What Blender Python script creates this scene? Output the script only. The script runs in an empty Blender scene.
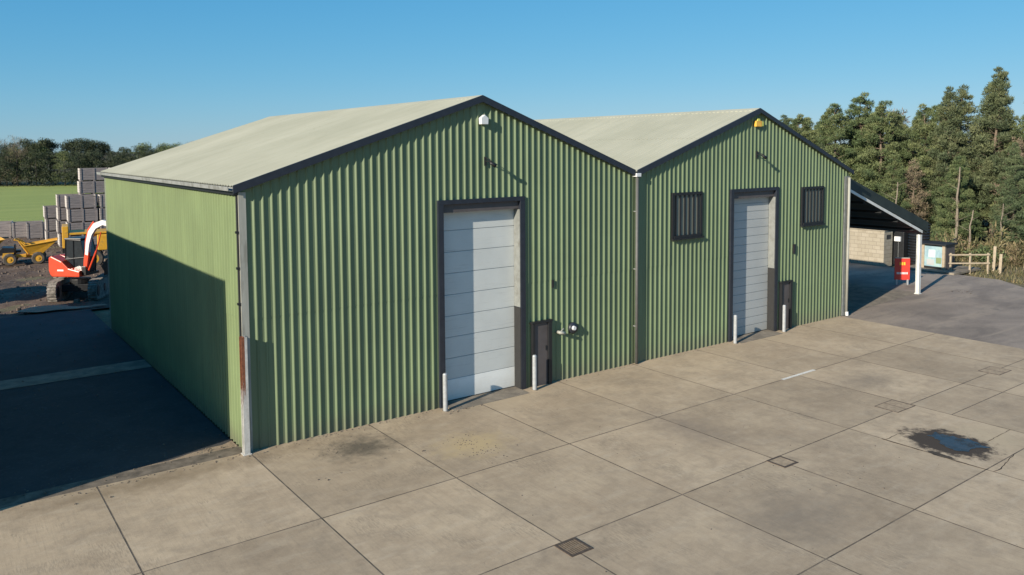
import bpy, math, random
from mathutils import Vector, Matrix
R = math.radians
sc = bpy.context.scene
col = sc.collection

# ---------------------------------------------------------------- materials
def newmat(name):
    m = bpy.data.materials.new(name); m.use_nodes = True
    nt = m.node_tree
    b = nt.nodes['Principled BSDF']
    return m, nt, b

def ramp(nt, src, stops):
    r = nt.nodes.new('ShaderNodeValToRGB')
    el = r.color_ramp.elements
    while len(el) < len(stops): el.new(0.5)
    for e, (p, c) in zip(el, stops):
        e.position = p; e.color = (*c, 1) if len(c) == 3 else c
    nt.links.new(src, r.inputs[0]); return r.outputs[0]

def noise(nt, scale, detail=4, rough=.55, stretch=None, dist=0):
    tc = nt.nodes.new('ShaderNodeTexCoord')
    src = tc.outputs['Object']
    if stretch:
        mp = nt.nodes.new('ShaderNodeMapping'); mp.inputs['Scale'].default_value = stretch
        nt.links.new(src, mp.inputs[0]); src = mp.outputs[0]
    n = nt.nodes.new('ShaderNodeTexNoise')
    n.inputs['Scale'].default_value = scale; n.inputs['Detail'].default_value = detail
    n.inputs['Roughness'].default_value = rough; n.inputs['Distortion'].default_value = dist
    nt.links.new(src, n.inputs['Vector']); return n.outputs['Fac']

def mix(nt, fac, a, b, mode='MIX'):
    n = nt.nodes.new('ShaderNodeMix'); n.data_type = 'RGBA'; n.blend_type = mode
    for sock, v in ((n.inputs[0], fac), (n.inputs[6], a), (n.inputs[7], b)):
        if isinstance(v, (int, float)): sock.default_value = v
        elif isinstance(v, tuple): sock.default_value = (*v, 1)
        else: nt.links.new(v, sock)
    return n.outputs[2]

def math_n(nt, op, a, b=None, clamp=False):
    n = nt.nodes.new('ShaderNodeMath'); n.operation = op; n.use_clamp = clamp
    for i, v in enumerate((a, b)):
        if v is None: continue
        if isinstance(v, (int, float)): n.inputs[i].default_value = v
        else: nt.links.new(v, n.inputs[i])
    return n.outputs[0]

def bump(nt, b, h, strength=.3, dist=.01):
    n = nt.nodes.new('ShaderNodeBump'); n.inputs['Strength'].default_value = strength
    n.inputs['Distance'].default_value = dist
    nt.links.new(h, n.inputs['Height']); nt.links.new(n.outputs[0], b.inputs['Normal'])

def simple(name, c, rough=.6, metal=0, var=.15, scale=6, bumpy=0, stretch=None, dirt=None, dirt_amt=.5):
    m, nt, b = newmat(name)
    n1 = noise(nt, scale, 5, .6, stretch)
    lo = tuple(x*(1-var) for x in c); hi = tuple(min(1, x*(1+var)) for x in c)
    o = ramp(nt, n1, [(.3, lo), (.7, hi)])
    if dirt:
        n2 = noise(nt, scale*.6+1.3, 6, .65, stretch)
        f = ramp(nt, n2, [(.5, (0, 0, 0)), (.72, (dirt_amt,)*3)])
        o = mix(nt, f, o, dirt)
    nt.links.new(o, b.inputs['Base Color'])
    b.inputs['Roughness'].default_value = rough; b.inputs['Metallic'].default_value = metal
    if bumpy: bump(nt, b, noise(nt, scale*4, 5, .6), bumpy, .02)
    return m

def zsplash(nt, top, soft):
    """mask that is 1 at the ground and fades out by height top (mud splash)"""
    g = nt.nodes.new('ShaderNodeNewGeometry'); s = nt.nodes.new('ShaderNodeSeparateXYZ')
    nt.links.new(g.outputs['Position'], s.inputs[0])
    n = noise(nt, 2.2, 5, .7)
    t = math_n(nt, 'ADD', s.outputs[2], math_n(nt, 'MULTIPLY', math_n(nt, 'SUBTRACT', n, .5), soft))
    return math_n(nt, 'SUBTRACT', 1.0, math_n(nt, 'DIVIDE', t, top), True)

def cladding(name, c, dirt=(.13, .13, .09), streak=.35):
    m, nt, b = newmat(name)
    big = noise(nt, .5, 4, .6)
    st = noise(nt, 1.6, 5, .65, (3.0, 3.0, .12))
    base = ramp(nt, big, [(.3, tuple(x*.9 for x in c)), (.7, tuple(x*1.08 for x in c))])
    f = ramp(nt, st, [(.42, (0, 0, 0)), (.70, (streak*1.3,)*3)])
    o = mix(nt, f, base, tuple(x*.66 for x in c))
    fine = noise(nt, 24, 3, .7)
    o = mix(nt, ramp(nt, fine, [(.6, (0, 0, 0)), (.75, (.25,)*3)]), o, dirt)
    o = mix(nt, math_n(nt, 'MULTIPLY', zsplash(nt, .55, .7), .65), o, dirt)
    nt.links.new(o, b.inputs['Base Color'])
    b.inputs['Roughness'].default_value = .55
    return m

M = {}
M['green'] = cladding('green_cladding', (.145, .196, .104))
M['pale_green'] = cladding('pale_green_cladding', (.205, .265, .128), streak=.35)  # paler green than the other cladding
def roof_mat():
    m, nt, b = newmat('roof_sheet')
    big = noise(nt, .35, 5, .6)
    o = ramp(nt, big, [(.3, (.33, .325, .245)), (.7, (.41, .40, .31))])
    st = noise(nt, 1.2, 5, .65, (.15, 2.5, .15))
    o = mix(nt, ramp(nt, st, [(.45, (0, 0, 0)), (.8, (.35,)*3)]), o, (.24, .25, .18))
    sp = noise(nt, 9, 4, .75)
    o = mix(nt, ramp(nt, sp, [(.64, (0, 0, 0)), (.74, (.5,)*3)]), o, (.16, .17, .11))
    nt.links.new(o, b.inputs['Base Color']); b.inputs['Roughness'].default_value = .7
    return m
M['roof'] = roof_mat()
M['navy'] = simple('dark_navy_trim', (.018, .022, .032), .45, var=.2)
M['black'] = simple('black_trim', (.012, .013, .015), .5)
M['grey_steel'] = simple('grey_painted_steel', (.20, .21, .20), .5, dirt=(.1, .09, .07))
M['pipe_dark'] = simple('dark_grey_pipe', (.10, .10, .095), .6)
M['pale_flash'] = simple('pale_flashing', (.33, .33, .29), .5, scale=2, stretch=(4, 4, .5), dirt=(.16, .15, .12), dirt_amt=.7)
M['gutter'] = simple('grey_gutter', (.26, .27, .26), .5, scale=3, dirt=(.08, .08, .06), dirt_amt=.8)
M['white_plastic'] = simple('white_plastic', (.66, .67, .67), .35, var=.04)
M['white_steel'] = simple('white_painted_steel', (.62, .63, .61), .5, var=.06, scale=3, dirt=(.3, .26, .2), dirt_amt=.5)
M['galv'] = simple('galvanised_steel', (.42, .44, .455), .45, .35, var=.12, scale=9, dirt=(.25, .24, .22))
M['orange_plastic'] = simple('amber_plastic', (.75, .42, .06), .4, var=.2, scale=7)
M['lemon_plastic'] = simple('yellow_plastic', (.62, .62, .12), .4, var=.1)
M['glass_dark'] = simple('dark_glass', (.02, .025, .03), .12, var=.2)
M['blind'] = simple('grey_green_panel', (.18, .19, .155), .5, var=.2, stretch=(8, 8, .3))
M['cabinet'] = simple('brown_grey_panel', (.085, .075, .075), .5, var=.15, scale=3)
def door_mat(name, c, dirtf=.5):
    m, nt, b = newmat(name)
    n1 = noise(nt, .8, 5, .6)
    o = ramp(nt, n1, [(.3, tuple(x*.92 for x in c)), (.7, tuple(x*1.05 for x in c))])
    sm = noise(nt, 2.4, 6, .7, (.5, 1, 9))
    o = mix(nt, ramp(nt, sm, [(.56, (0, 0, 0)), (.72, (dirtf,)*3)]), o, tuple(x*.62 for x in c))
    o = mix(nt, math_n(nt, 'MULTIPLY', zsplash(nt, .5, .5), .35), o, (.3, .27, .2))
    nt.links.new(o, b.inputs['Base Color']); b.inputs['Roughness'].default_value = .45
    return m
M['door'] = door_mat('white_door_panel', (.56, .585, .57))
M['door_new'] = door_mat('bright_door_panel', (.78, .80, .78), .25)
M['door_grey'] = door_mat('grey_door_panel', (.40, .42, .42), .3)
M['seam'] = simple('door_seam', (.40, .42, .42), .7)
M['rubber'] = simple('rubber', (.02, .02, .02), .8)
def rust_mat():
    m, nt, b = newmat('rusty_white_steel')
    g = nt.nodes.new('ShaderNodeTexCoord'); s = nt.nodes.new('ShaderNodeSeparateXYZ')
    nt.links.new(g.outputs['Object'], s.inputs[0])
    n = noise(nt, 3.0, 6, .7, (5, 5, 1.2))
    t = math_n(nt, 'ADD', s.outputs[2], math_n(nt, 'MULTIPLY', math_n(nt, 'SUBTRACT', n, .5), 2.2))
    f = ramp(nt, math_n(nt, 'DIVIDE', t, 2.6), [(.44, (0, 0, 0)), (.60, (1, 1, 1))])
    ru = ramp(nt, noise(nt, 14, 5, .7), [(.3, (.10, .035, .018)), (.7, (.26, .095, .045))])
    wh = ramp(nt, noise(nt, 5, 5, .7), [(.3, (.36, .35, .32)), (.7, (.60, .59, .56))])
    # rust only on the side of the column that faces away from the door side
    f2 = math_n(nt, 'MULTIPLY', f, math_n(nt, 'LESS_THAN', s.outputs[0], .072))
    nt.links.new(mix(nt, f2, wh, ru), b.inputs['Base Color']); b.inputs['Roughness'].default_value = .75
    return m
M['rusty'] = rust_mat()

def concrete():
    m, nt, b = newmat('yard_concrete')
    g = nt.nodes.new('ShaderNodeNewGeometry')
    a = noise(nt, .45, 7, .62)
    o = ramp(nt, a, [(.32, (.29, .225, .155)), (.5, (.44, .352, .25)), (.68, (.58, .475, .34))])
    # each slab was poured on another day
    # dragged broom marks
    br = noise(nt, 1.5, 5, .7, (14, .8, 1), .3)
    o = mix(nt, ramp(nt, br, [(.5, (0, 0, 0)), (.72, (.5,)*3)]), o, (.17, .145, .115))
    br2 = noise(nt, 1.0, 6, .7, (.9, 3.2, 1), .4)
    o = mix(nt, ramp(nt, br2, [(.5, (0, 0, 0)), (.7, (.55,)*3)]), o, (.52, .46, .37))
    # stains
    st = noise(nt, 1.1, 6, .7, None, .6)
    o = mix(nt, ramp(nt, st, [(.52, (0, 0, 0)), (.66, (.6,)*3)]), o, (.22, .18, .135))
    s2 = noise(nt, .7, 5, .6, (1.3, .8, 1), .2)
    o = mix(nt, ramp(nt, s2, [(.6, (0, 0, 0)), (.72, (.25,)*3)]), o, (.30, .20, .12))
    sp = noise(nt, 7, 3, .6)
    o = mix(nt, ramp(nt, sp, [(.69, (0, 0, 0)), (.73, (.7,)*3)]), o, (.07, .06, .05))
    mot = noise(nt, 3.2, 8, .75)
    o = mix(nt, .32, o, ramp(nt, mot, [(.35, (.25, .195, .14)), (.65, (.63, .515, .37))]))
    bl = noise(nt, 5, 4, .6, (8, 1.2, 1), .2)
    o = mix(nt, ramp(nt, math_n(nt, 'MULTIPLY', bl, ramp(nt, noise(nt, .8, 3, .5), [(.45, (0, 0, 0)), (.6, (1, 1, 1))])), [(.45, (0, 0, 0)), (.6, (.45,)*3)]), o, (.17, .14, .105))
    fine = noise(nt, 60, 3, .8)
    o = mix(nt, .25, o, ramp(nt, fine, [(.3, (.18, .15, .11)), (.7, (.58, .50, .38))]))
    # sandy spill and damp marks with a place of their own
    pos = g.outputs['Position']
    def blob(cx, cy, rx, ry, c, amt, o):
        mp = nt.nodes.new('ShaderNodeMapping'); mp.vector_type = 'POINT'
        mp.inputs['Location'].default_value = (-cx/rx, -cy/ry, 0); mp.inputs['Scale'].default_value = (1/rx, 1/ry, 0)
        nt.links.new(pos, mp.inputs[0])
        ln = nt.nodes.new('ShaderNodeVectorMath'); ln.operation = 'LENGTH'; nt.links.new(mp.outputs[0], ln.inputs[0])
        d = math_n(nt, 'ADD', ln.outputs['Value'], math_n(nt, 'MULTIPLY', math_n(nt, 'SUBTRACT', noise(nt, 3.5, 5, .7), .5), 1.6))
        f = math_n(nt, 'MULTIPLY', math_n(nt, 'SUBTRACT', 1.0, d, True), amt, True)
        return mix(nt, f, o, c)
    o = blob(4.3, -2.7, 1.1, .9, (.50, .40, .24), 1.3, o)
    o = blob(2.2, -1.3, 1.1, .9, (.14, .12, .09), 1.2, o)
    o = blob(9.1, -4.9, 1.0, 1.9, (.24, .2, .16), .7, o)
    o = blob(7.0, -9.3, 1.9, 1.2, (.22, .19, .155), .6, o)
    o = blob(16.2, -5.5, 1.6, .9, (.20, .17, .135), .7, o)
    o = blob(14.0, -9.6, 1.6, 1.2, (.45, .38, .27), .8, o)
    o = blob(13.05, -9.2, 1.0, 1.2, (.20, .16, .12), 1.2, o)
    o = blob(13.05, -9.25, .86, 1.02, (.045, .034, .025), 4.0, o)
    o = blob(12.15, -9.5, .12, .4, (.05, .04, .03), 4.0, o)
    o = blob(-2.0, -.4, 4, .7, (.22, .17, .11), .9, o)
    for (cx, cy) in ((6.6, -.5), (18.4, -.5)): o = blob(cx, cy, 2.0, 1.0, (.42, .35, .25), .8, o)
    o = mix(nt, 1.0, o, (.97, .915, .845), 'MULTIPLY')
    isl = math_n(nt, 'ADD', .87, math_n(nt, 'MULTIPLY', g.outputs['Random Per Island'], .20))
    hs = nt.nodes.new('ShaderNodeHueSaturation'); nt.links.new(o, hs.inputs['Color']); nt.links.new(isl, hs.inputs['Value'])
    o = hs.outputs[0]
    nt.links.new(o, b.inputs['Base Color'])
    b.inputs['Roughness'].default_value = .9
    hh = nt.nodes.new('ShaderNodeMath'); hh.operation = 'ADD'
    nt.links.new(fine, hh.inputs[0]); nt.links.new(br, hh.inputs[1])
    bump(nt, b, hh.outputs[0], .35, .006)
    return m
M['concrete'] = concrete()
M['joint'] = simple('joint_filler', (.13, .105, .078), .95, var=.6, scale=3)
M['strip'] = simple('old_concrete', (.20, .17, .13), .9, var=.35, scale=2, dirt=(.10, .085, .07), dirt_amt=.85)
def earth(name, stops, scale=.7, b1=.8, bd=.06, stones=True):
    m, nt, b = newmat(name)
    o = ramp(nt, noise(nt, scale, 9, .68, None, .5), stops)
    o = mix(nt, ramp(nt, noise(nt, scale*14, 4, .7), [(.55, (0, 0, 0)), (.75, (.6,)*3)]), o, tuple(min(1, x*1.9) for x in stops[-1][1]))
    nt.links.new(o, b.inputs['Base Color']); b.inputs['Roughness'].default_value = .95
    bump(nt, b, noise(nt, scale*8, 8, .7), b1, bd)
    return m
M['mud'] = earth('churned_mud', [(.3, (.05, .031, .021)), (.55, (.11, .072, .05)), (.75, (.19, .135, .095))], .5)
M['dirt'] = earth('dirt_verge', [(.3, (.17, .125, .085)), (.7, (.36, .27, .185))], 1.5, .6, .03)
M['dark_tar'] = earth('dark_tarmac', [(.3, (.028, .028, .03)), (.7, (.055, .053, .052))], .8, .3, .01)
def asphalt():
    m, nt, b = newmat('worn_asphalt')
    o = ramp(nt, noise(nt, .35, 8, .65, (1, 1.6, 1), .5), [(.35, (.14, .108, .085)), (.65, (.29, .23, .18))])
    o = mix(nt, ramp(nt, noise(nt, .22, 6, .7, (.6, 2.4, 1), .8), [(.5, (0, 0, 0)), (.62, (.7,)*3)]), o, (.38, .30, .22))
    o = mix(nt, ramp(nt, noise(nt, .9, 6, .7, None, .8), [(.6, (0, 0, 0)), (.7, (.7,)*3)]), o, (.08, .07, .06))
    f = noise(nt, 30, 3, .8)
    o = mix(nt, .3, o, ramp(nt, f, [(.3, (.09, .08, .07)), (.7, (.36, .32, .28))]))
    nt.links.new(o, b.inputs['Base Color']); b.inputs['Roughness'].default_value = .9
    bump(nt, b, f, .5, .01); return m
M['asphalt'] = asphalt()
def grass():
    m, nt, b = newmat('field_grass')
    o = ramp(nt, noise(nt, .12, 6, .6, (.35, 2.2, 1)), [(.3, (.21, .27, .05)), (.55, (.28, .33, .065)), (.75, (.35, .36, .10))])
    o = mix(nt, .35, o, ramp(nt, noise(nt, 5, 5, .8), [(.3, (.10, .13, .03)), (.7, (.34, .36, .11))]))
    nt.links.new(o, b.inputs['Base Color']); b.inputs['Roughness'].default_value = .95
    bump(nt, b, noise(nt, 6, 5, .8), .8, .08); return m
M['grass'] = grass()
M['heath'] = earth('heath_floor', [(.3, (.06, .052, .025)), (.55, (.12, .10, .05)), (.75, (.20, .16, .09))], .4)
M['puddle'] = newmat('wet_puddle')[0]
nt = M['puddle'].node_tree; b = nt.nodes['Principled BSDF']
nt.links.new(ramp(nt, noise(nt, 3.5, 5, .6), [(.4, (.03, .024, .018)), (.65, (.055, .042, .03))]), b.inputs['Base Color'])
nt.links.new(ramp(nt, noise(nt, 2.6, 4, .6), [(.45, (.03,)*3), (.62, (.4,)*3)]), b.inputs['Roughness'])
b.inputs['IOR'].default_value = 1.33
M['damp'] = simple('damp_dark_concrete', (.05, .036, .026), .75, var=.3, scale=8)
M['iron'] = simple('cast_iron', (.075, .055, .04), .7, var=.4, scale=18)
M['clod'] = simple('dry_mud_clod', (.13, .10, .078), .95, var=.5, scale=1.2)
M['iron_worn'] = simple('worn_iron_bars', (.20, .15, .10), .7, var=.3, scale=18)
M['iron_dark'] = simple('drain_pit', (.01, .009, .008), .9)
M['cover'] = simple('dusty_iron_cover', (.33, .25, .165), .8, var=.3, scale=9)
M['paint'] = simple('worn_white_paint', (.68, .65, .58), .8, var=.15, scale=8, dirt=(.42, .36, .28), dirt_amt=.6)
M['wood_grey'] = simple('weathered_crate_wood', (.22, .195, .19), .85, var=.35, scale=5, stretch=(.4, .4, 6), dirt=(.06, .05, .05))
M['wood_end_lit'] = simple('sunlit_crate_end', (.50, .46, .42), .85, var=.2, scale=5, stretch=(.4, .4, 6), dirt=(.12, .1, .09))  # sunlight on the crate ends put into the colour, paler than the sides
M['wood_pale'] = simple('pale_fence_timber', (.34, .28, .20), .8, var=.2, scale=5)
M['block'] = None
def block():
    m, nt, b = newmat('cream_blockwork')
    tc = nt.nodes.new('ShaderNodeTexCoord'); mp = nt.nodes.new('ShaderNodeMapping')
    s = nt.nodes.new('ShaderNodeSeparateXYZ'); nt.links.new(tc.outputs['Object'], s.inputs[0])
    c = nt.nodes.new('ShaderNodeCombineXYZ')
    nt.links.new(math_n(nt, 'ADD', s.outputs[0], s.outputs[1]), c.inputs[0]); nt.links.new(s.outputs[2], c.inputs[1])
    br = nt.nodes.new('ShaderNodeTexBrick'); br.inputs['Scale'].default_value = 1
    br.inputs['Brick Width'].default_value = .45; br.inputs['Row Height'].default_value = .225; br.inputs['Mortar Size'].default_value = .012
    br.inputs['Color1'].default_value = (.36, .32, .25, 1); br.inputs['Color2'].default_value = (.30, .265, .20, 1)
    br.inputs['Mortar'].default_value = (.22, .19, .15, 1)
    nt.links.new(c.outputs[0], br.inputs['Vector'])
    o = mix(nt, ramp(nt, noise(nt, 3, 5, .7), [(.5, (0, 0, 0)), (.75, (.5,)*3)]), br.outputs[0], (.2, .16, .11))
    nt.links.new(o, b.inputs['Base Color']); b.inputs['Roughness'].default_value = .9
    return m
M['block'] = block()
M['dark_roof'] = simple('dark_green_sheet', (.02, .028, .025), .55, var=.3, scale=2)
M['black_clad'] = simple('black_cladding', (.012, .014, .016), .6, var=.3)
M['pale_blue'] = simple('pale_blue_board', (.27, .40, .45), .5, var=.2, scale=3, dirt=(.36, .46, .30), dirt_amt=.7)
M['red_board'] = simple('red_board', (.60, .045, .03), .45, var=.1)
M['yellow_board'] = simple('yellow_letter_paint', (.80, .48, .04), .5)
M['orange'] = simple('orange_machine_paint', (.62, .06, .02), .35, var=.08, scale=3, dirt=(.25, .08, .04), dirt_amt=.4)
M['machine_white'] = simple('white_machine_paint', (.72, .70, .68), .4, var=.05, dirt=(.4, .35, .3), dirt_amt=.4)
M['yellow'] = simple('yellow_machine_paint', (.62, .33, .03), .45, var=.15, scale=3, dirt=(.25, .17, .07), dirt_amt=.7)
M['mach_black'] = simple('black_machine_steel', (.015, .016, .018), .4, var=.3)
M['tyre'] = simple('muddy_tyre', (.075, .066, .056), .9, var=.4, scale=6)
M['track_mud'] = simple('muddy_track_steel', (.20, .18, .16), .8, var=.6, scale=7, bumpy=.6, dirt=(.26, .24, .21), dirt_amt=.9)
M['stone'] = simple('grit', (.11, .09, .07), .9, var=.5, scale=4)

def leaf_mat(name, dark, mid, light, extra=None):
    m, nt, b = newmat(name)
    at = nt.nodes.new('ShaderNodeAttribute'); at.attribute_name = 'tint'
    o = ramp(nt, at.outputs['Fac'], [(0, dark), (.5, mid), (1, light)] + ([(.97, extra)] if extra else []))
    g = nt.nodes.new('ShaderNodeNewGeometry')
    hs = nt.nodes.new('ShaderNodeHueSaturation'); nt.links.new(o, hs.inputs['Color'])
    nt.links.new(math_n(nt, 'ADD', .7, math_n(nt, 'MULTIPLY', g.outputs['Random Per Island'], .6)), hs.inputs['Value'])
    oi = nt.nodes.new('ShaderNodeObjectInfo')
    nt.links.new(math_n(nt, 'ADD', .485, math_n(nt, 'MULTIPLY', oi.outputs['Random'], .03)), hs.inputs['Hue'])
    nt.links.new(hs.outputs[0], b.inputs['Base Color']); b.inputs['Roughness'].default_value = .75
    return m
M['pine'] = leaf_mat('pine_needles', (.042, .066, .026), (.080, .110, .040), (.155, .172, .068))
M['pine_blue'] = leaf_mat('bluish_pine_needles', (.040, .062, .028), (.076, .102, .045), (.135, .155, .07))
M['brown_leaf'] = leaf_mat('bare_brown_twigs', (.09, .07, .045), (.15, .12, .075), (.22, .175, .11))
M['wood_far'] = leaf_mat('woodland_leaf', (.018, .030, .014), (.034, .048, .020), (.068, .08, .032))
M['bramble'] = leaf_mat('bramble_leaf', (.05, .06, .022), (.11, .10, .042), (.22, .165, .09))
M['bark'] = simple('pine_bark', (.17, .13, .095), .9, var=.35, scale=6)
M['bark_dark'] = simple('dark_bark', (.05, .042, .032), .9)
M['bark_pale'] = simple('pale_bark', (.20, .165, .125), .9, var=.3, scale=5)

# ---------------------------------------------------------------- mesh helpers
class MB:
    def __init__(s): s.v = []; s.f = []; s.t = []
    def quad(s, a, b, c, d):
        n = len(s.v); s.v += [tuple(a), tuple(b), tuple(c), tuple(d)]; s.f.append((n, n+1, n+2, n+3)); return s
    def tri(s, a, b, c):
        n = len(s.v); s.v += [tuple(a), tuple(b), tuple(c)]; s.f.append((n, n+1, n+2)); return s
    def hexa(s, p):
        n = len(s.v); s.v += [tuple(q) for q in p]
        for q in ((0, 3, 2, 1), (4, 5, 6, 7), (0, 1, 5, 4), (1, 2, 6, 5), (2, 3, 7, 6), (3, 0, 4, 7)): s.f.append(tuple(n+i for i in q))
        return s
    def box(s, x0, y0, z0, x1, y1, z1, rot=None, piv=None):
        p = [(x0, y0, z0), (x1, y0, z0), (x1, y1, z0), (x0, y1, z0), (x0, y0, z1), (x1, y0, z1), (x1, y1, z1), (x0, y1, z1)]
        if rot is not None:
            c = Vector(piv) if piv else Vector(((x0+x1)/2, (y0+y1)/2, (z0+z1)/2))
            p = [rot @ (Vector(q)-c)+c for q in p]
        return s.hexa(p)
    def tube(s, pts, r, n=8, caps=True):
        pts = [Vector(p) for p in pts]
        rs = r if isinstance(r, (list, tuple)) else [r]*len(pts)
        base = len(s.v)
        for i, p in enumerate(pts):
            d = (pts[min(i+1, len(pts)-1)]-pts[max(i-1, 0)]).normalized()
            a = Vector((0, 0, 1)) if abs(d.z) < .9 else Vector((1, 0, 0))
            u = d.cross(a).normalized(); w = d.cross(u)
            for k in range(n):
                t = 2*math.pi*k/n
                s.v.append(tuple(p+(u*math.cos(t)+w*math.sin(t))*rs[i]))
        for i in range(len(pts)-1):
            for k in range(n):
                a = base+i*n+k; b2 = base+i*n+(k+1) % n
                s.f.append((a, b2, b2+n, a+n))
        if caps:
            s.f.append(tuple(base+k for k in range(n))[::-1]); s.f.append(tuple(base+(len(pts)-1)*n+k for k in range(n)))
        return s
    def prism(s, outline, y0, y1, axis='y'):
        """outline in two coords, extruded along axis"""
        n = len(outline); b0 = len(s.v)
        for d in (y0, y1):
            for (a, c) in outline:
                s.v.append((a, d, c) if axis == 'y' else ((d, a, c) if axis == 'x' else (a, c, d)))
        s.f.append(tuple(range(b0, b0+n))); s.f.append(tuple(range(b0+2*n-1, b0+n-1, -1)))
        for i in range(n):
            j = (i+1) % n; s.f.append((b0+i, b0+n+i, b0+n+j, b0+j))
        return s
    def build(s, name, mat, parent=None, smooth=False, bevel=0, loc=None):
        me = bpy.data.meshes.new(name); me.from_pydata(s.v, [], s.f); me.update()
        o = bpy.data.objects.new(name, me); col.objects.link(o); me.materials.append(mat)
        if parent: o.parent = parent
        if loc: o.location = loc
        if smooth:
            for p in me.polygons: p.use_smooth = True
        if bevel:
            md = o.modifiers.new('bevel', 'BEVEL'); md.width = bevel; md.segments = 2; md.limit_method = 'ANGLE'
        return o

def thing(name, label, cat, loc=(0, 0, 0), rz=0, group=None):
    o = bpy.data.objects.new(name, None); col.objects.link(o); o.location = loc; o.rotation_euler = (0, 0, rz)
    o.empty_display_size = .3
    o['label'] = label; o['category'] = cat
    if group: o['group'] = group
    return o
def tag(o, label, cat, group=None):
    o['label'] = label; o['category'] = cat
    if group: o['group'] = group
    return o
def struct(o): o['kind'] = 'structure'; return o
def stuff(o): o['kind'] = 'stuff'; return o
def dup(root, loc=None, rz=None, sc_=None, label=None):
    r = root.copy(); col.objects.link(r)
    if loc is not None: r.location = loc
    if rz is not None: r.rotation_euler = (0, 0, rz)
    if sc_ is not None: r.scale = sc_ if isinstance(sc_, tuple) else (sc_,)*3
    if label: r['label'] = label
    for ch in list(root.children):
        c = ch.copy(); col.objects.link(c); c.parent = r
        for g in list(ch.children):
            d = g.copy(); col.objects.link(d); d.parent = c
    return r

def flat_poly(name, pts, z, mat, jitter=0, seed=1):
    r_ = random.Random(seed); P = []
    for i, (x, y) in enumerate(pts):
        x2, y2 = pts[(i+1) % len(pts)]; P.append((x, y))
        if jitter: 
            for k in (1, 2): P.append((x+(x2-x)*k/3+r_.uniform(-jitter, jitter), y+(y2-y)*k/3+r_.uniform(-jitter, jitter)))
    m = MB(); m.v = [(x, y, z) for x, y in P]; m.f = [tuple(range(len(P)))]
    return m.build(name, mat)
# ---------------------------------------------------------------- ground
def sheet(name, mat, x0, y0, x1, y1, z): 
    return struct(MB().quad((x0, y0, z), (x1, y0, z), (x1, y1, z), (x0, y1, z)).build(name, mat))
sheet('ground', M['heath'], -1500, -400, 2500, 3500, -.14)
g = MB().quad((-300, 56, -.10), (26, 56, -.10), (90, 172, -.10), (-300, 172, -.10)); struct(g.build('grass_field', M['grass']))
# churned mud yard with real relief
rnd = random.Random(5)
def lump(x, y):
    return (math.sin(x*.9+y*.35)*.03+math.sin(y*2.3+math.sin(x*1.3)*1.5)*.035+math.sin(x*3.1-y*1.1)*.02+math.sin(x*.31+y*.7+2)*.04)*1.5
m = MB(); nx, ny = 110, 190; X0, X1, Y0, Y1 = -26, 22, 20.6, 64
for j in range(ny+1):
    for i in range(nx+1):
        x = X0+(X1-X0)*i/nx; y = Y0+(Y1-Y0)*j/ny
        e = min(1, (y-Y0)/1.5)*min(1, (Y1-y)/4)
        m.v.append((x, y, -.05+e*(lump(x, y)+rnd.uniform(-.045, .045)) - (1-min(1, (Y1-y)/4))*.12))
for j in range(ny):
    for i in range(nx):
        a = j*(nx+1)+i; m.f.append((a, a+1, a+nx+2, a+nx+1))
struct(m.build('mud_yard', M['mud'], smooth=True))
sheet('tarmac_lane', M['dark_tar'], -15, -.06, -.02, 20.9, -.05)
sheet('concrete_strip', M['strip'], -15, 9.1, -.02, 10.2, -.035)
struct(flat_poly('gravel_patch', [(-2.7, 21.6), (-2.0, 20.95), (-.9, 20.92), (.6, 20.95), (.7, 21.15), (-.4, 21.3), (-1.0, 22.3), (-1.9, 22.6)], .03, M['dirt'], .12))
# dirt verge between slabs and lane, its edge shaped to follow the shed's shadow
m = MB(); pts = []
for i in range(61):
    x = -15+i*.2495
    pts.append((x, max(.0, 1.0+.215*x)+.05*math.sin(x*1.7)+.03*math.sin(x*5.3)+rnd.uniform(-.03, .03)))
for (a, ya), (b_, yb) in zip(pts, pts[1:]): m.quad((a, -.05, -.012), (b_, -.05, -.012), (b_, yb, -.03), (a, ya, -.03))
struct(m.build('dirt_verge', M['dirt']))

# concrete yard: every slab has its own edges, joints are real gaps
slope = .0124
cols = [-12.2, -9.1, -6.08, -3.04, .04, 3.0, 6.1, 9.06, 12.1, 15.08, 18.1, 21.1, 23.75]
rows = [0.0, -4.1, -7.5, -10.6, -14.0, -17.4]
m = MB(); gap = .0145
rr = random.Random(11)
for i in range(len(cols)-1):
    for j in range(len(rows)-1):
        x0, x1 = cols[i]+gap, cols[i+1]-gap
        def yy(r, x): return r+(slope*x if r < 0 else -.0)
        splits = [(rows[j], rows[j+1])]
        if j == 2 and x0 > 15: splits = [(-7.5, -8.55), (-8.55, -10.6)]
        for (ra, rb) in splits:
            p = [(x0, yy(rb, x0)+gap), (x1, yy(rb, x1)+gap), (x1, yy(ra, x1)-gap), (x0, yy(ra, x0)-gap)]
            if ra == 0 and x1 > .1: p[2] = (x1, .6); p[3] = (x0, .6)
            dz = rr.uniform(-.0005, .001)
            m.quad(*[(x, y, dz) for x, y in p])
struct(m.build('concrete_yard', M['concrete']))
sheet('yard_joint_bed', M['joint'], -12.2, -17.5, 23.75, .5, -.005)
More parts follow.
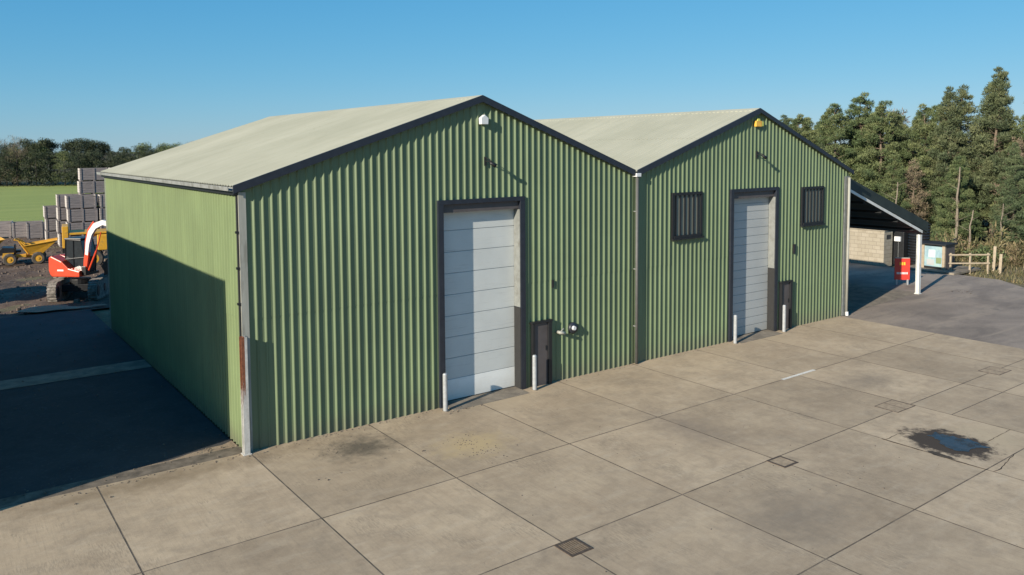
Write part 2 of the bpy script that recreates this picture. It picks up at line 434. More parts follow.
# asphalt beyond the slabs
m = MB(); m.v = [(23.77, -40, -.02), (60, -40, -.02), (44, -8, -.02), (36.2, -2.2, -.02), (38.2, 0, -.02), (38.3, 2.0, -.02), (38.2, 24, -.02), (23.77, 24, -.02)]
m.f = [tuple(range(8))]; struct(m.build('asphalt_track', M['asphalt']))
m = MB(); m.v = [(24.2, .1, -.012), (31.35, .72, -.012), (31.35, 16, -.012), (24.2, 16, -.012)]; m.f = [(0, 1, 2, 3)]
struct(m.build('canopy_floor', M['strip']))
m = MB().box(37.9, 2.1, -.05, 41.0, 5.0, .08); struct(m.build('kerb_slab', M['strip'], bevel=.02))

def ribbon(pts, w, z, seed=0):
    m = MB(); r_ = random.Random(seed); P = []
    for (x0, y0), (x1, y1) in zip(pts, pts[1:]):
        n = max(2, int(math.hypot(x1-x0, y1-y0)/.12))
        for k in range(n): P.append((x0+(x1-x0)*k/n+r_.uniform(-.012, .012), y0+(y1-y0)*k/n+r_.uniform(-.012, .012)))
    P.append(pts[-1])
    L = []
    for i, p in enumerate(P):
        q0 = P[max(0, i-1)]; q1 = P[min(len(P)-1, i+1)]
        d = Vector((q1[0]-q0[0], q1[1]-q0[1])).normalized(); ww = w*r_.uniform(.4, 1.2)
        L.append(((p[0]-d.y*ww, p[1]+d.x*ww, z), (p[0]+d.y*ww, p[1]-d.x*ww, z)))
    for a, b_ in zip(L, L[1:]): m.quad(a[0], a[1], b_[1], b_[0])
    return m
m = MB()
for k, (pts, w) in enumerate([([(12.06, -8.2), (12.06, -8.6), (12.08, -9.3), (12.05, -9.9), (12.09, -10.5)], .016),
        ([(12.1, -10.6), (12.38, -10.62), (12.77, -10.54), (13.03, -10.51), (13.46, -10.44)], .011),
        ([(12.1, -8.28), (12.63, -8.25), (13.1, -8.27)], .007),
        ([(13.83, -9.75), (14.47, -9.73), (15.06, -9.73)], .007)]):
    q = ribbon(pts, w, .0062, k); n = len(m.v); m.v += q.v; m.f += [tuple(i+n for i in f) for f in q.f]
struct(m.build('yard_crack', M['iron_dark']))
pud = [(12.89, -8.29), (13.19, -8.34), (13.61, -8.29), (13.43, -8.49), (13.58, -8.57), (13.54, -8.81), (13.7, -8.91), (13.6, -9.19), (13.89, -9.34), (13.71, -9.6), (13.67, -9.82), (13.5, -10.0), (13.52, -10.31), (13.27, -10.16), (13.08, -9.97), (12.76, -9.91), (12.42, -9.99), (12.27, -9.83), (12.16, -9.68), (12.18, -9.46), (12.27, -9.24), (12.37, -9.02), (12.72, -8.84), (12.78, -8.63), (12.9, -8.53)]
inner = [(13.1+(x-13.1)*.58+.10, -9.25+(y+9.25)*.62-.08) for x, y in pud]
struct(flat_poly('puddle', inner, .0125, M['puddle'], .03))
m = MB()
for a, b_ in (((14.33, -3.93), (16.0, -3.90)), ((15.3, -2.55), (16.3, -3.3))):
    d = Vector((b_[0]-a[0], b_[1]-a[1])).normalized()*.055
    if a[1] < -3: m.quad((a[0]-d.y, a[1]+d.x, .008), (a[0]+d.y, a[1]-d.x, .008), (b_[0]+d.y, b_[1]-d.x, .008), (b_[0]-d.y, b_[1]+d.x, .008))
struct(m.build('painted_line', M['paint']))

# drains
def drain(x, y, w, lab, sand=False):
    t = thing('drain_cover', lab, 'drain', (x, y, 0), 0, 'drain covers set in the yard concrete')
    m = MB()
    f = .05
    m.box(-w, -w, -.03, w, -w+f, .012).box(-w, w-f, -.03, w, w, .012).box(-w, -w+f, -.03, -w+f, w-f, .012).box(w-f, -w+f, -.03, w, w-f, .012)
    m.build('frame', M['iron'], t)
    m = MB()
    if sand:
        MB().box(-w+f, -w+f, -.02, w-f, w-f, .008).build('lid', M['cover'], t)
    else:
        MB().box(-w+f, -w+f, -.02, w-f, w-f, .005).build('pit', M['iron_dark'], t)
        k = 8; s_ = (2*w-2*f)/k
        for i in range(k): m.box(-w+f+i*s_+s_*.3, -w+f, .0, -w+f+i*s_+s_*.8, w-f, .011)
        m.box(-w+f, -.015, .0, w-f, .015, .0125)
        m.build('grate', M['iron_worn'], t)
    return t
drain(3.04, -7.72, .24, 'slotted iron drain grate in the foreground joint of the concrete yard')
drain(9.06, -7.62, .24, 'rusty square drain frame with dusty lid where two yard joints cross', True)
def cover(x, y, a, b_, lab):
    t = thing('manhole_cover', lab, 'manhole cover', (x, y, 0), 0, 'dusty manhole covers')
    MB().box(-a, -b_, -.02, a, b_, .007).build('lid', M['cover'], t)
    m = MB()
    for q in ((-a-.018, -b_-.018, a+.018, -b_), (-a-.018, b_, a+.018, b_+.018), (-a-.018, -b_, -a, b_), (a, -b_, a+.018, b_)):
        m.box(q[0], q[1], -.02, q[2], q[3], .009)
    m.box(-.008, -b_, -.02, .008, b_, .0095)
    m.build('frame', M['iron'], t)
cover(14.6, -7.15, .42, .3, 'dusty double manhole cover in the yard left of the wet patch')
cover(20.2, -7.25, .4, .28, 'small worn manhole cover farthest out near the asphalt track')

# loose grit
m = MB(); r_ = random.Random(3)
def grit(cx, cy, sx, sy, n, smax):
    for i in range(n):
        x = r_.gauss(cx, sx); y = r_.gauss(cy, sy); s = r_.uniform(.25, 1)*smax
        if y > -.05 and x > -.15: continue
        a = r_.random()*6.28; p = []
        for zz, q in ((.0, 1), (s*.6, .6)):
            for k in range(4):
                t = a+k*1.57+r_.uniform(-.3, .3); p.append((x+math.cos(t)*s*q, y+math.sin(t)*s*q*.8, zz))
        m.hexa(p)
grit(4.3, -2.8, .25, .45, 90, .022); grit(2.0, -1.1, .5, .35, 70, .02); grit(1.5, -2.4, .5, .12, 10, .035)
grit(5.4, -.45, .35, .1, 40, .03); grit(3.2, -2.4, .02, .02, 2, .05); grit(7.7, -5.0, 3, 2, 25, .02); grit(9.5, -9, 1.2, 1, 14, .03)
grit(-2, -.15, 2.5, .08, 60, .03); grit(12, -.14, 7, .06, 160, .02); grit(3, -.12, 3, .05, 80, .025)
grit(-3, .5, 2.5, .25, 90, .03); grit(-2.5, 5, 2, 3, 60, .035); grit(-2, 14, 2, 4, 60, .045); grit(33.3, -.5, .4, .3, 16, .05); grit(6.7, -7.9, 1.5, .6, 10, .02)
stuff(m.build('loose_grit', M['stone']))
m = MB(); r_ = random.Random(17)
for i in range(1500):
    x = r_.uniform(-7, 5); y = r_.uniform(21.5, 56); s_ = r_.uniform(.03, .11)*(1 if r_.random() < .93 else 2.0); z = -.05+lump(x, y)
    a = r_.random()*6.28; p = []
    for zz, q in ((-.05, 1), (s_*r_.uniform(.5, 1), .6)):
        for k in range(4):
            t = a+k*1.57+r_.uniform(-.35, .35); p.append((x+math.cos(t)*s_*q, y+math.sin(t)*s_*q*.8, z+zz))
    m.hexa(p)
stuff(m.build('mud_clods', M['clod']))

# ---------------------------------------------------------------- warehouses
PITCH, RH = .208, .031
def profile(L, pitch=PITCH, h=RH, start=.06):
    """(u, outward) points of box-profile sheeting along length L"""
    P = [(0, 0)]; u = start
    while u+.1 < L:
        P += [(u, 0), (u+.034, h), (u+.054, h), (u+.074, 0)]; u += pitch
    P.append((L, 0)); return P
def cladwall(name, mat, origin, ud, nd, L, topf, holes=(), z0=0, extra=(), parent=None, start=.06, pitch=PITCH, h=RH, lap=True):
    prof = profile(L, pitch, h, start)
    def off(u):
        for (a, ha), (b_, hb) in zip(prof, prof[1:]):
            if a <= u <= b_: return ha if b_ == a else ha+(hb-ha)*(u-a)/(b_-a)
        return 0
    us = sorted(set([round(p[0], 4) for p in prof]+[e for e in extra]+[q for hh in holes for q in (hh[0], hh[1])]))
    O = Vector(origin); U = Vector(ud); N = Vector(nd); m = MB()
    for a, b_ in zip(us, us[1:]):
        if b_-a < 1e-4: continue
        oa, ob = off(a), off(b_); mid = (a+b_)/2
        iv = [(z0, None)]
        cuts = sorted([(hh[2], hh[3]) for hh in holes if hh[0] < mid < hh[1]])
        segs = []; z = z0
        for c0, c1 in cuts:
            if c0 > z+1e-4: segs.append((z, c0, False))
            z = c1
        segs.append((z, None, True))
        for s0, s1, top in segs:
            za, zb = (topf(a), topf(b_)) if top else (s1, s1)
            pa = O+U*a+N*oa; pb = O+U*b_+N*ob
            if top and s0 < 2.9 and lap:
                m.quad(pa+Vector((0, 0, s0)), pb+Vector((0, 0, s0)), pb+Vector((0, 0, 3.06)), pa+Vector((0, 0, 3.06)))
                s0 = 3.0; pa = pa+N*.004; pb = pb+N*.004
            m.quad(pa+Vector((0, 0, s0)), pb+Vector((0, 0, s0)), pb+Vector((0, 0, zb)), pa+Vector((0, 0, za)))
    return m.build(name, mat, parent)
def gable(x0, zl, xa, za, x1, zr):
    return lambda u: (zl+(za-zl)*u/(xa-x0)) if u <= xa-x0 else (za+(zr-za)*(u-(xa-x0))/(x1-xa))

def slope_roof(name, xa, za, xb, zb, y0, y1, parent):
    """ribbed sheets whose ribs run down the slope; a thin solid"""
    m = MB(); prof = profile(y1-y0, .203, .030, .05)
    d = Vector((xb-xa, 0, zb-za)).normalized(); n = Vector((-d.z, 0, d.x)); n = n if n.z > 0 else -n
    for (u, h), (u2, h2) in zip(prof, prof[1:]):
        if u2-u < 1e-5: continue
        for a, b_ in ((0, .5), (.5, 1)):
            lift = .006*(1 if a == (0 if za > zb else .5) else 0)
            A = Vector((xa+(xb-xa)*a, 0, za+(zb-za)*a)); B = Vector((xa+(xb-xa)*b_, 0, za+(zb-za)*b_))
            if a == 0: B = B+d*.03
            q = [A+n*(h+lift), A+n*(h2+lift), B+n*(h2+lift), B+n*(h+lift)]
            ys = [y0+u, y0+u2, y0+u2, y0+u]
            m.quad(*[(p.x, yv, p.z) for p, yv in zip(q, ys)])
    under = [Vector((xa, 0, za))-n*.05, Vector((xb, 0, zb))-n*.05]
    m.quad((under[0].x, y0, under[0].z), (under[1].x, y0, under[1].z), (under[1].x, y1, under[1].z), (under[0].x, y1, under[0].z))
    return m.build(name, M['roof'], parent)

def barge(xa, za, xb, zb, y0, y1, h, parent, mat='navy', label=None, top=.03):
    m = MB()
    m.hexa([(xa, y0, za-h), (xb, y0, zb-h), (xb, y1, zb-h), (xa, y1, za-h), (xa, y0, za+top), (xb, y0, zb+top), (xb, y1, zb+top), (xa, y1, za+top)])
    return m.build('bargeboard', M[mat], parent)

def doorset(T, xl, xr, ztop, npan, mat, ox, lastmat, depth=.24):
    """T: warehouse empty; local x = world x - ox"""
    d = thing_part('door', T)
    xl -= ox; xr -= ox; fw = .17
    f = MB()
    f.box(xl, -.07, -.02, xl+fw, depth-.005, ztop-.12).box(xr-fw, -.07, -.02, xr, depth-.005, ztop-.12).box(xl-.0, -.07, ztop-.12, xr, depth-.005, ztop)
    f.build('door_frame', M['navy'], d, bevel=.006)
    h = MB().box(xl+fw+.002, .03, ztop-.34, xr-fw-.002, depth-.007, ztop-.122); h.build('header_shade_board', M['cabinet'], d)  # dark board with the lintel's shade put into its colour
    r_ = MB().box(xr-fw-.012, -.04, 2.35, xr-fw-.001, depth-.01, ztop-.36); r_.build('jamb_liner', M['grey_steel'], d)
    r2 = MB().box(xr-fw-.02, -.06, -.01, xr-fw-.001, depth-.01, 2.33); r2.build('jamb_guard', M['rubber'], d)
    ph = (ztop-.30)/npan; z = .04
    m = MB(); s_ = MB()
    for i in range(npan):
        p = MB() if i == 0 else m
        p.box(xl+fw, depth, z+.008, xr-fw, depth+.05, z+ph-.008)
        if i == 0: p.build('bottom_panel', M[lastmat], d, bevel=.004)
        z += ph
    m.build('door_panel', M[mat], d, bevel=.004)
    MB().box(xl+fw, depth+.022, .0, xr-fw, depth+.06, ztop-.2).build('door_seam', M['seam'], d)
    MB().box(xl+fw, depth-.02, -.01, xr-fw, depth+.03, .045).build('door_seal', M['rubber'], d)
    # ramped threshold
    tm = MB(); tm.hexa([(xl+fw, -.45, -.01), (xr-fw, -.45, -.01), (xr-fw, depth+.05, -.01), (xl+fw, depth+.05, -.01), (xl+fw, -.45, .006), (xr-fw, -.45, .006), (xr-fw, depth-.02, .035), (xl+fw, depth-.02, .035)])
    tm.build('threshold', M['strip'], d)
    return d
def thing_part(name, parent, loc=(0, 0, 0)):
    o = bpy.data.objects.new(name, None); col.objects.link(o); o.parent = parent; o.location = loc; o.empty_display_size = .2
    return o

D = 15.91
def lamp_part(T, x, z):
    p = MB(); p.box(x-.03, -.06, z-.12, x+.03, 0, z+.12); p.tube([(x, -.05, z), (x+.02, -.32, z-.02)], .018, 6)
    p.tube([(x, -.05, z+.1), (x+.02, -.30, z+.0)], .012, 5)
    p.build('lamp_bracket', M['black'], T)
    q = MB(); q.tube([(x-.02, -.28, z-.04), (x+.05, -.30, z-.07), (x+.14, -.32, z-.12)], [.03, .05, .06], 10)
    q.build('wall_lamp', M['black'], T, smooth=True)
def cabinet(T, x0, x1, z1):
    c = thing_part('service_cabinet', T)
    m = MB(); m.box(x0, -.11, -.01, x0+.07, -.001, z1).box(x1-.12, -.13, -.01, x1, -.001, z1).box(x0-.04, -.13, z1, x1+.03, -.001, z1+.06)
    m.build('frame', M['black'], c, bevel=.004)
    m = MB(); m.box(x0+.071, -.07, .0, x1-.121, -.002, z1-.01); m.build('panel', M['cabinet'], c, bevel=.005)
    m = MB(); m.box(x1-.2, -.085, 1.0, x1-.17, -.071, 1.14); m.build('handle', M['black'], c)

# --- nearer warehouse
WA = thing('warehouse', 'nearer green corrugated warehouse with tall white sectional door and weathered pale roof', 'warehouse', (0, 0, 0), 0, 'green gabled warehouses standing side by side')
gA = gable(0, 6.0, 6.43, 8.12, 12.18, 6.0)
cladwall('front_wall', M['green'], (0, 0, 0), (1, 0, 0), (0, -1, 0), 12.16, gA, [(5.05, 7.88, 0, 5.46)], extra=(6.43,), parent=WA, start=.27)
cladwall('side_wall', M['pale_green'], (0, D, 0), (0, -1, 0), (-1, 0, 0), D, lambda u: 5.97, parent=WA, h=.045)
cladwall('back_wall', M['green'], (12.16, D, 0), (-1, 0, 0), (0, 1, 0), 12.16, lambda u: gA(12.16-u), extra=(12.16-6.43,), parent=WA)
RF = thing_part('roof', WA)
slope_roof('roof_slope', 6.43, 8.17, -.16, 5.995, -.10, D+.1, RF)
slope_roof('roof_slope', 6.43, 8.17, 12.14, 6.06, -.10, D+.1, RF)
m = MB(); 
m.hexa([(6.21, -.11, 8.11), (6.43, -.11, 8.18), (6.43, D+.11, 8.18), (6.21, D+.11, 8.11), (6.21, -.11, 8.125), (6.43, -.11, 8.205), (6.43, D+.11, 8.205), (6.21, D+.11, 8.125)])
m.hexa([(6.43, -.11, 8.18), (6.65, -.11, 8.10), (6.65, D+.11, 8.10), (6.43, D+.11, 8.18), (6.43, -.11, 8.205), (6.65, -.11, 8.12), (6.65, D+.11, 8.12), (6.43, D+.11, 8.205)])
m.build('ridge_cap', M['roof'], RF)
barge(-.17, 5.99, 6.43, 8.17, -.15, -.105, .15, WA); barge(6.43, 8.17, 12.10, 6.075, -.15, -.105, .15, WA)
# eaves gutter down the left side with a dark shadow board
m = MB(); m.prism([(-.28, 5.99), (-.27, 5.90), (-.15, 5.88), (-.14, 5.975), (-.155, 5.975), (-.165, 5.90), (-.255, 5.915), (-.265, 5.99)], -.1, D+.1)
m.build('gutter', M['gutter'], WA)
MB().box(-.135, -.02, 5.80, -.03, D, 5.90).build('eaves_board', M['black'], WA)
# corner flashings
MB().box(-.035, -.03, 2.3, -.002, .16, 5.86).build('corner_flashing', M['pale_flash'], WA)
MB().box(-.033, -.036, 0, .13, -.003, 5.86).build('corner_flashing', M['pale_flash'], WA)
MB().box(-.035, D-.2, 0, -.002, D+.03, 5.82).build('corner_flashing', M['grey_steel'], WA)
MB().tube([(-.06, .015, 2.6), (-.06, .015, 5.82)], .022, 8).build('conduit', M['black'], WA)
for z in (3.35, 4.15, 4.95): MB().box(-.10, -.03, z, -.036, .06, z+.05).build('conduit_clip', M['black'], WA)
# white steel guard column at the corner, rusting near its top
m = MB(); m.box(0, 0, 0, .13, .018, 2.66).box(0, .13, 0, .13, .147, 2.66).box(.055, .0182, 0, .07, .1298, 2.66).box(-.03, -.03, 0, .16, .17, .015)
c = m.build('corner_guard', M['rusty'], WA, loc=(-.11, -.185, 0))
door = doorset(WA, 5.05, 7.88, 5.46, 9, 'door', 0, 'door_new')
cabinet(WA, 8.1, 8.78, 1.82)
lamp_part(WA, 6.56, 6.45)
# alarm box: house-shaped white bell box
m = MB(); m.prism([(6.37, 7.43), (6.59, 7.43), (6.60, 7.60), (6.48, 7.69), (6.36, 7.60)], -.16, -.03); m.build('alarm_box', M['white_plastic'], WA, bevel=.012)
# hose outlet and dark round cowl beside the cabinet
m = MB(); m.tube([(9.05, 0, 1.46), (9.05, -.16, 1.46), (9.2, -.2, 1.43)], .05, 8); m.tube([(9.05, -.15, 1.46), (9.2, -.15, 1.56)], .02, 6)
m.build('outlet_pipe', M['pale_flash'], WA, smooth=True)
m = MB(); m.tube([(9.62, -.02, 1.5), (9.62, -.09, 1.5), (9.62, -.14, 1.5)], [.17, .17, .12], 18); m.build('extract_cowl', M['navy'], WA, smooth=True)
m = MB(); m.tube([(9.58, -.12, 1.52), (9.58, -.2, 1.52)], [.07, .06], 12); m.build('cowl_highlight', M['white_plastic'], WA)  # white disc added as the highlight on the dark cowl
m = MB(); m.box(8.84, -.07, 2.78, 8.90, 0, 3.0); m.build('door_switch', M['black'], WA)
MB().box(12.26, -.034, 0, 12.52, -.004, 5.9).build('valley_flashing', M['green'], WA)
# valley hopper, downpipe
MB().box(12.10, -.20, 5.89, 12.30, -.0, 6.00).build('valley_hopper', M['white_plastic'], WA, bevel=.01)
MB().tube([(12.19, -.125, 5.9), (12.19, -.125, .02)], .05, 12).build('downpipe', M['pipe_dark'], WA, smooth=True)
for z in (1.2, 3.0, 4.8): MB().box(12.13, -.13, z, 12.26, -.036, z+.03).build('pipe_bracket', M['grey_steel'], WA)

# --- farther warehouse
OX = 12.18
WB = thing('warehouse', 'farther green corrugated warehouse with two barred windows and a narrow grey shutter door', 'warehouse', (OX, 0, 0), 0, 'green gabled warehouses standing side by side')
LB = 11.98; xaB = 18.25-OX
gB = gable(0, 6.0, xaB, 8.08, LB, 5.80)
WIN = [(13.86-OX, 15.32-OX, 3.83, 5.32), (20.96-OX, 22.38-OX, 3.83, 5.27)]
cladwall('front_wall', M['green'], (.01, 0, 0), (1, 0, 0), (0, -1, 0), LB-.01, gB, [(16.80-OX, 19.52-OX, 0, 5.33)]+[w for w in WIN], extra=(xaB,), parent=WB, start=.30)
cladwall('side_wall', M['green'], (LB, 0, 0), (0, 1, 0), (1, 0, 0), D, lambda u: 5.78, parent=WB)
cladwall('back_wall', M['green'], (LB, D, 0), (-1, 0, 0), (0, 1, 0), LB-.02, lambda u: gB(LB-u), extra=(LB-xaB,), parent=WB)
RB = thing_part('roof', WB)
slope_roof('roof_slope', xaB, 8.12, .03, 6.05, -.10, D+.1, RB)
slope_roof('roof_slope', xaB, 8.12, LB+.15, 5.79, -.10, D+.1, RB)
m = MB()
m.hexa([(xaB-.22, -.11, 8.05), (xaB, -.11, 8.13), (xaB, D+.11, 8.13), (xaB-.22, D+.11, 8.05), (xaB-.22, -.11, 8.07), (xaB, -.11, 8.155), (xaB, D+.11, 8.155), (xaB-.22, D+.11, 8.07)])
m.hexa([(xaB, -.11, 8.13), (xaB+.22, -.11, 8.04), (xaB+.22, D+.11, 8.04), (xaB, D+.11, 8.13), (xaB, -.11, 8.155), (xaB+.22, -.11, 8.06), (xaB+.22, D+.11, 8.06), (xaB, D+.11, 8.155)])
m.build('ridge_cap', M['roof'], RB)
barge(.03, 6.07, xaB, 8.12, -.15, -.105, .16, WB); barge(xaB, 8.12, LB+.15, 5.79, -.15, -.105, .12, WB)
doorset(WB, 16.80, 19.52, 5.33, 17, 'door_grey', OX, 'door_grey')
for k, w in enumerate(WIN):
    wd = thing_part('window', WB)
    x0, x1, z0, z1 = w; f = .085
    MB().box(x0, -.07, z0, x0+f, .04, z1).box(x1-f, -.07, z0, x1, .04, z1).box(x0+f, -.09, z1-f, x1-f, .04, z1).box(x0+f, -.09, z0, x1-f, .04, z0+f).box(x0-.03, -.13, z0-.05, x1+.03, -.03, z0-.001).build('frame', M['black'], wd)
    MB().box(x0+f, -.02, z0+f, x1-f, -.005, z1-f).build('pane', M['blind'], wd)
    n = 6
    for i in range(n):
        xx = x0+f+(x1-x0-2*f)*(i+.5)/n
        MB().box(xx-.032, -.05, z0+f, xx+.032, -.024, z1-f).build('bar', M['black'], wd)
cabinet(WB, 19.72-OX, 20.36-OX, 1.76)
lamp_part(WB, 18.22-OX, 6.52)
m = MB(); m.box(18.06-OX, -.12, 7.50, 18.38-OX, -.03, 7.70); m.build('alarm_box', M['orange_plastic'], WB, bevel=.01)
m = MB(); m.prism([(18.14-OX, 7.702), (18.30-OX, 7.702), (18.27-OX, 7.78), (18.17-OX, 7.78)], -.11, -.04); m.build('alarm_beacon', M['lemon_plastic'], WB); MB().box(18.385-OX, -.11, 7.52, 18.48-OX, -.04, 7.68).build('alarm_strobe', M['lemon_plastic'], WB)
m = MB(); m.box(20.5-OX, -.08, 2.8, 20.58-OX, 0, 3.15); m.build('door_switch', M['black'], WB)
MB().box(LB-.30, -.04, 0, LB+.03, -.003, 5.6).build('corner_flashing', M['grey_steel'], WB)
MB().tube([(LB-.10, -.10, 5.55), (LB-.10, -.10, .15)], .05, 10).build('downpipe', M['pale_flash'], WB, smooth=True)
MB().tube([(LB-.10, -.12, .16), (LB-.10, -.13, .0)], .06, 10).build('pipe_shoe', M['white_plastic'], WB)

# bollards
def bollard(x, y, lab, h=1.0):
    t = thing('bollard', lab, 'bollard', (x, y, 0), 0, 'steel bollards guarding the warehouse doors')
    MB().tube([(0, 0, -.02), (0, 0, h-.03), (0, 0, h)], [.062, .062, .045], 14).build('post', M['galv'], t, smooth=False)
    MB().tube([(0, 0, .0), (0, 0, .018)], [.09, .085], 14).build('collar', M['strip'], t)
bollard(5.04, -.33, 'grey steel bollard at the left jamb of the nearer white door')
bollard(8.0, -.30, 'grey steel bollard between the nearer white door and its low cabinet')
bollard(16.78, -.33, 'grey steel bollard at the left jamb of the farther grey door')
bollard(19.62, -.30, 'grey steel bollard in front of the cabinet by the farther grey door')

# --- neighbouring shed outside the frame; it shades the lane and the side wall
NS = thing('farm_shed', 'long low-pitched green shed across the dark lane from the warehouse', 'shed', (-15.5, -.85, 0))
cladwall('side_wall', M['green'], (8.2, 0, 0), (0, 1, 0), (1, 0, 0), 19.5, lambda u: 6.75, parent=NS)
gN = gable(0, 6.75, 4.1, 7.35, 8.2, 6.75)
cladwall('front_wall', M['green'], (0, 0, 0), (1, 0, 0), (0, -1, 0), 8.2, gN, extra=(4.1,), parent=NS)
cladwall('back_wall', M['green'], (8.2, 19.5, 0), (-1, 0, 0), (0, 1, 0), 8.2, gN, extra=(4.1,), parent=NS)
cladwall('side_wall', M['green'], (0, 19.5, 0), (0, -1, 0), (-1, 0, 0), 19.5, lambda u: 6.75, parent=NS)
RN = thing_part('roof', NS)
slope_roof('roof_slope', 4.1, 7.38, -.1, 6.75, -.05, 19.55, RN); slope_roof('roof_slope', 4.1, 7.38, 8.3, 6.75, -.05, 19.55, RN)

# ---------------------------------------------------------------- canopy
CN = thing('canopy', 'open lean-to canopy with dark roof, white front rail and white corner post', 'canopy', (24.2, .6, 0))
cx = 7.05
m = MB(); m.hexa([(.02, 0, 5.27), (cx+.55, 0, 2.70), (cx+.55, 15, 2.70), (.02, 15, 5.27), (.02, 0, 5.36), (cx+.55, 0, 2.79), (cx+.55, 15, 2.79), (.02, 15, 5.36)])
m.build('roof', M['dark_roof'], CN)
m = MB(); m.hexa([(-.03, -.05, 5.40), (cx+.58, -.05, 2.78), (cx+.58, .0-.005, 2.78), (-.03, -.005, 5.40), (-.03, -.05, 5.82), (cx+.58, -.05, 3.26), (cx+.58, -.005, 3.26), (-.03, -.005, 5.82)])
m.build('fascia', M['dark_roof'], CN)
m = MB(); m.hexa([(.02, -.09, 5.24), (cx, -.09, 2.79), (cx, -.052, 2.79), (.02, -.052, 5.24), (.02, -.09, 5.36), (cx, -.09, 2.91), (cx, -.052, 2.91), (.02, -.052, 5.36)])
m.build('front_rail', M['white_steel'], CN)
for i, y in enumerate((0, 5, 10, 14.9)):
    mt = 'white_steel' if i == 0 else 'black_clad'
    pm = MB(); pm.box(cx-.20, y-.08, -.02, cx-.02, y-.06, 2.72).box(cx-.20, y+.06, -.02, cx-.02, y+.08, 2.72).box(cx-.12, y-.06, -.02, cx-.10, y+.06, 2.72).box(cx-.24, y-.11, -.02, cx+.02, y+.11, .012)
    pm.build('post', M[mt], CN)
for y in (5, 10):
    m = MB(); m.hexa([(.05, y-.05, 4.95), (cx, y-.05, 2.50), (cx, y+.05, 2.50), (.05, y+.05, 4.95), (.05, y-.05, 5.25), (cx, y-.05, 2.69), (cx, y+.05, 2.69), (.05, y+.05, 5.25)]); m.build('rafter', M['black_clad'], CN)
m = MB()
for i in range(5):
    x = .8+i*1.4; z = 5.27-(x/(cx+.55))*2.57-.12; m.box(x, .02, z-.05, x+.06, 14.9, z+.05)
m.build('purlin', M['black_clad'], CN)
m = MB(); m.hexa([(.02, 14.9, -.02), (cx, 14.9, -.02), (cx, 14.95, -.02), (.02, 14.95, -.02), (.02, 14.9, 5.2), (cx, 14.9, 2.72), (cx, 14.95, 2.72), (.02, 14.95, 5.2)])
m.build('back_wall', M['black_clad'], CN)

# cream block store
BS = thing('block_store', 'low cream blockwork store with flat top seen beneath the canopy', 'store', (38, 6, 0))
MB().box(0, 0, -.05, .9, 7, 1.98).build('wall', M['block'], BS)
MB().box(-.05, -.05, 1.98, .95, 7.05, 2.05).build('coping', M['block'], BS)
MB().box(.25, -.012, 1.5, .7, -.002, 1.75).build('vent', M['black_clad'], BS)
# black water tank and black cabinet
TK = thing('water_tank', 'tall black ribbed water tank beside the cream block store', 'tank', (40.2, 5.15, 0))
pts = []; rs = []
for i in range(15):
    z = i*.16; pts += [(0, 0, z), (0, 0, z+.1)]; rs += [.55, .6]
pts += [(0, 0, 2.4)]; rs += [.35]
MB().tube(pts, rs, 24).build('tank_shell', M['mach_black'], TK, smooth=False)
MB().tube([(0, 0, 2.4), (0, 0, 2.5)], .2, 14).build('lid', M['mach_black'], TK)
BC = thing('equipment_cabinet', 'black steel cabinet with small white box between block store and tank', 'cabinet', (39.2, 5.5, 0))
MB().box(0, 0, -.02, .5, .7, 1.9).build('body', M['mach_black'], BC, bevel=.02)
MB().box(-.12, .15, 1.35, -.002, .5, 1.62).build('meter_box', M['white_plastic'], BC, bevel=.01)
MB().box(-.012, .3, .1, -.002, .31, 1.3).build('door_gap', M['galv'], BC)
# small kiosk with pale blue boards
KS = thing('noticeboard_kiosk', 'small dark-roofed kiosk with pale blue boards between timber posts', 'kiosk', (38.75, 3.05, .08))
for y in (0, 1.1): MB().box(-.06, y-.07, -.02, .08, y+.07, 1.30).build('post', M['wood_pale'], KS)
MB().box(-.02, .071, .12, .03, 1.029, 1.22).build('board', M['pale_blue'], KS)
MB().box(-.03, .45, .62, -.021, .8, 1.02).build('board', M['white_plastic'], KS)
MB().box(-.03, .12, .3, -.021, .4, .62).build('board', M['pale_green'], KS)
MB().box(-.03, .5, .18, -.021, .9, .5).build('board', M['door_grey'], KS)
MB().box(.081, -.06, -.02, 1.1, 0.0, 1.28).build('side_panel', M['cabinet'], KS)
MB().box(.031, 1.05, -.02, 1.1, 1.11, 1.28).build('side_panel', M['cabinet'], KS)
MB().box(-.16, -.16, 1.30, 1.25, 1.3, 1.38).build('roof', M['black_clad'], KS, bevel=.01)
MB().box(-.05, .07, .03, .0, 1.03, .11).build('skirting', M['black'], KS)

# fence
FN = thing('timber_fence', 'pale timber post and rail fence running from the kiosk towards the pines', 'fence', (38.9, 2.75, 0))
fp = [(0, 0), (.85, -.62), (1.62, -1.2)]
for (x, y) in fp: MB().box(x-.045, y-.045, -.2, x+.045, y+.045, 1.0).build('post', M['wood_pale'], FN)
for z in (.88, .42):
    a = Vector((-.12, .09, z)); b_ = Vector((1.66, -1.23, z)); n = Vector((.59, .81, 0))*.03
    MB().hexa([a-n*3.3, b_-n*3.3, b_-n*2.1, a-n*2.1]+[p+Vector((0, 0, .075)) for p in (a-n*3.3, b_-n*3.3, b_-n*2.1, a-n*2.1)]).build('rail', M['wood_pale'], FN)
def loosepost(x, y, h, lab):
    o = MB().box(-.07, -.07, -.2, .07, .07, h).build('timber_post', M['wood_pale'], bevel=.01); o.location = (x, y, 0); o.rotation_euler = (.03, .04, .3)
    tag(o, lab, 'post', 'loose timber posts at the wood edge')
loosepost(40.9, 1.1, .95, 'lone weathered timber post just past the end of the rail fence')
loosepost(43.6, .9, 1.0, 'slim pale timber post standing in the dead bracken farther right')
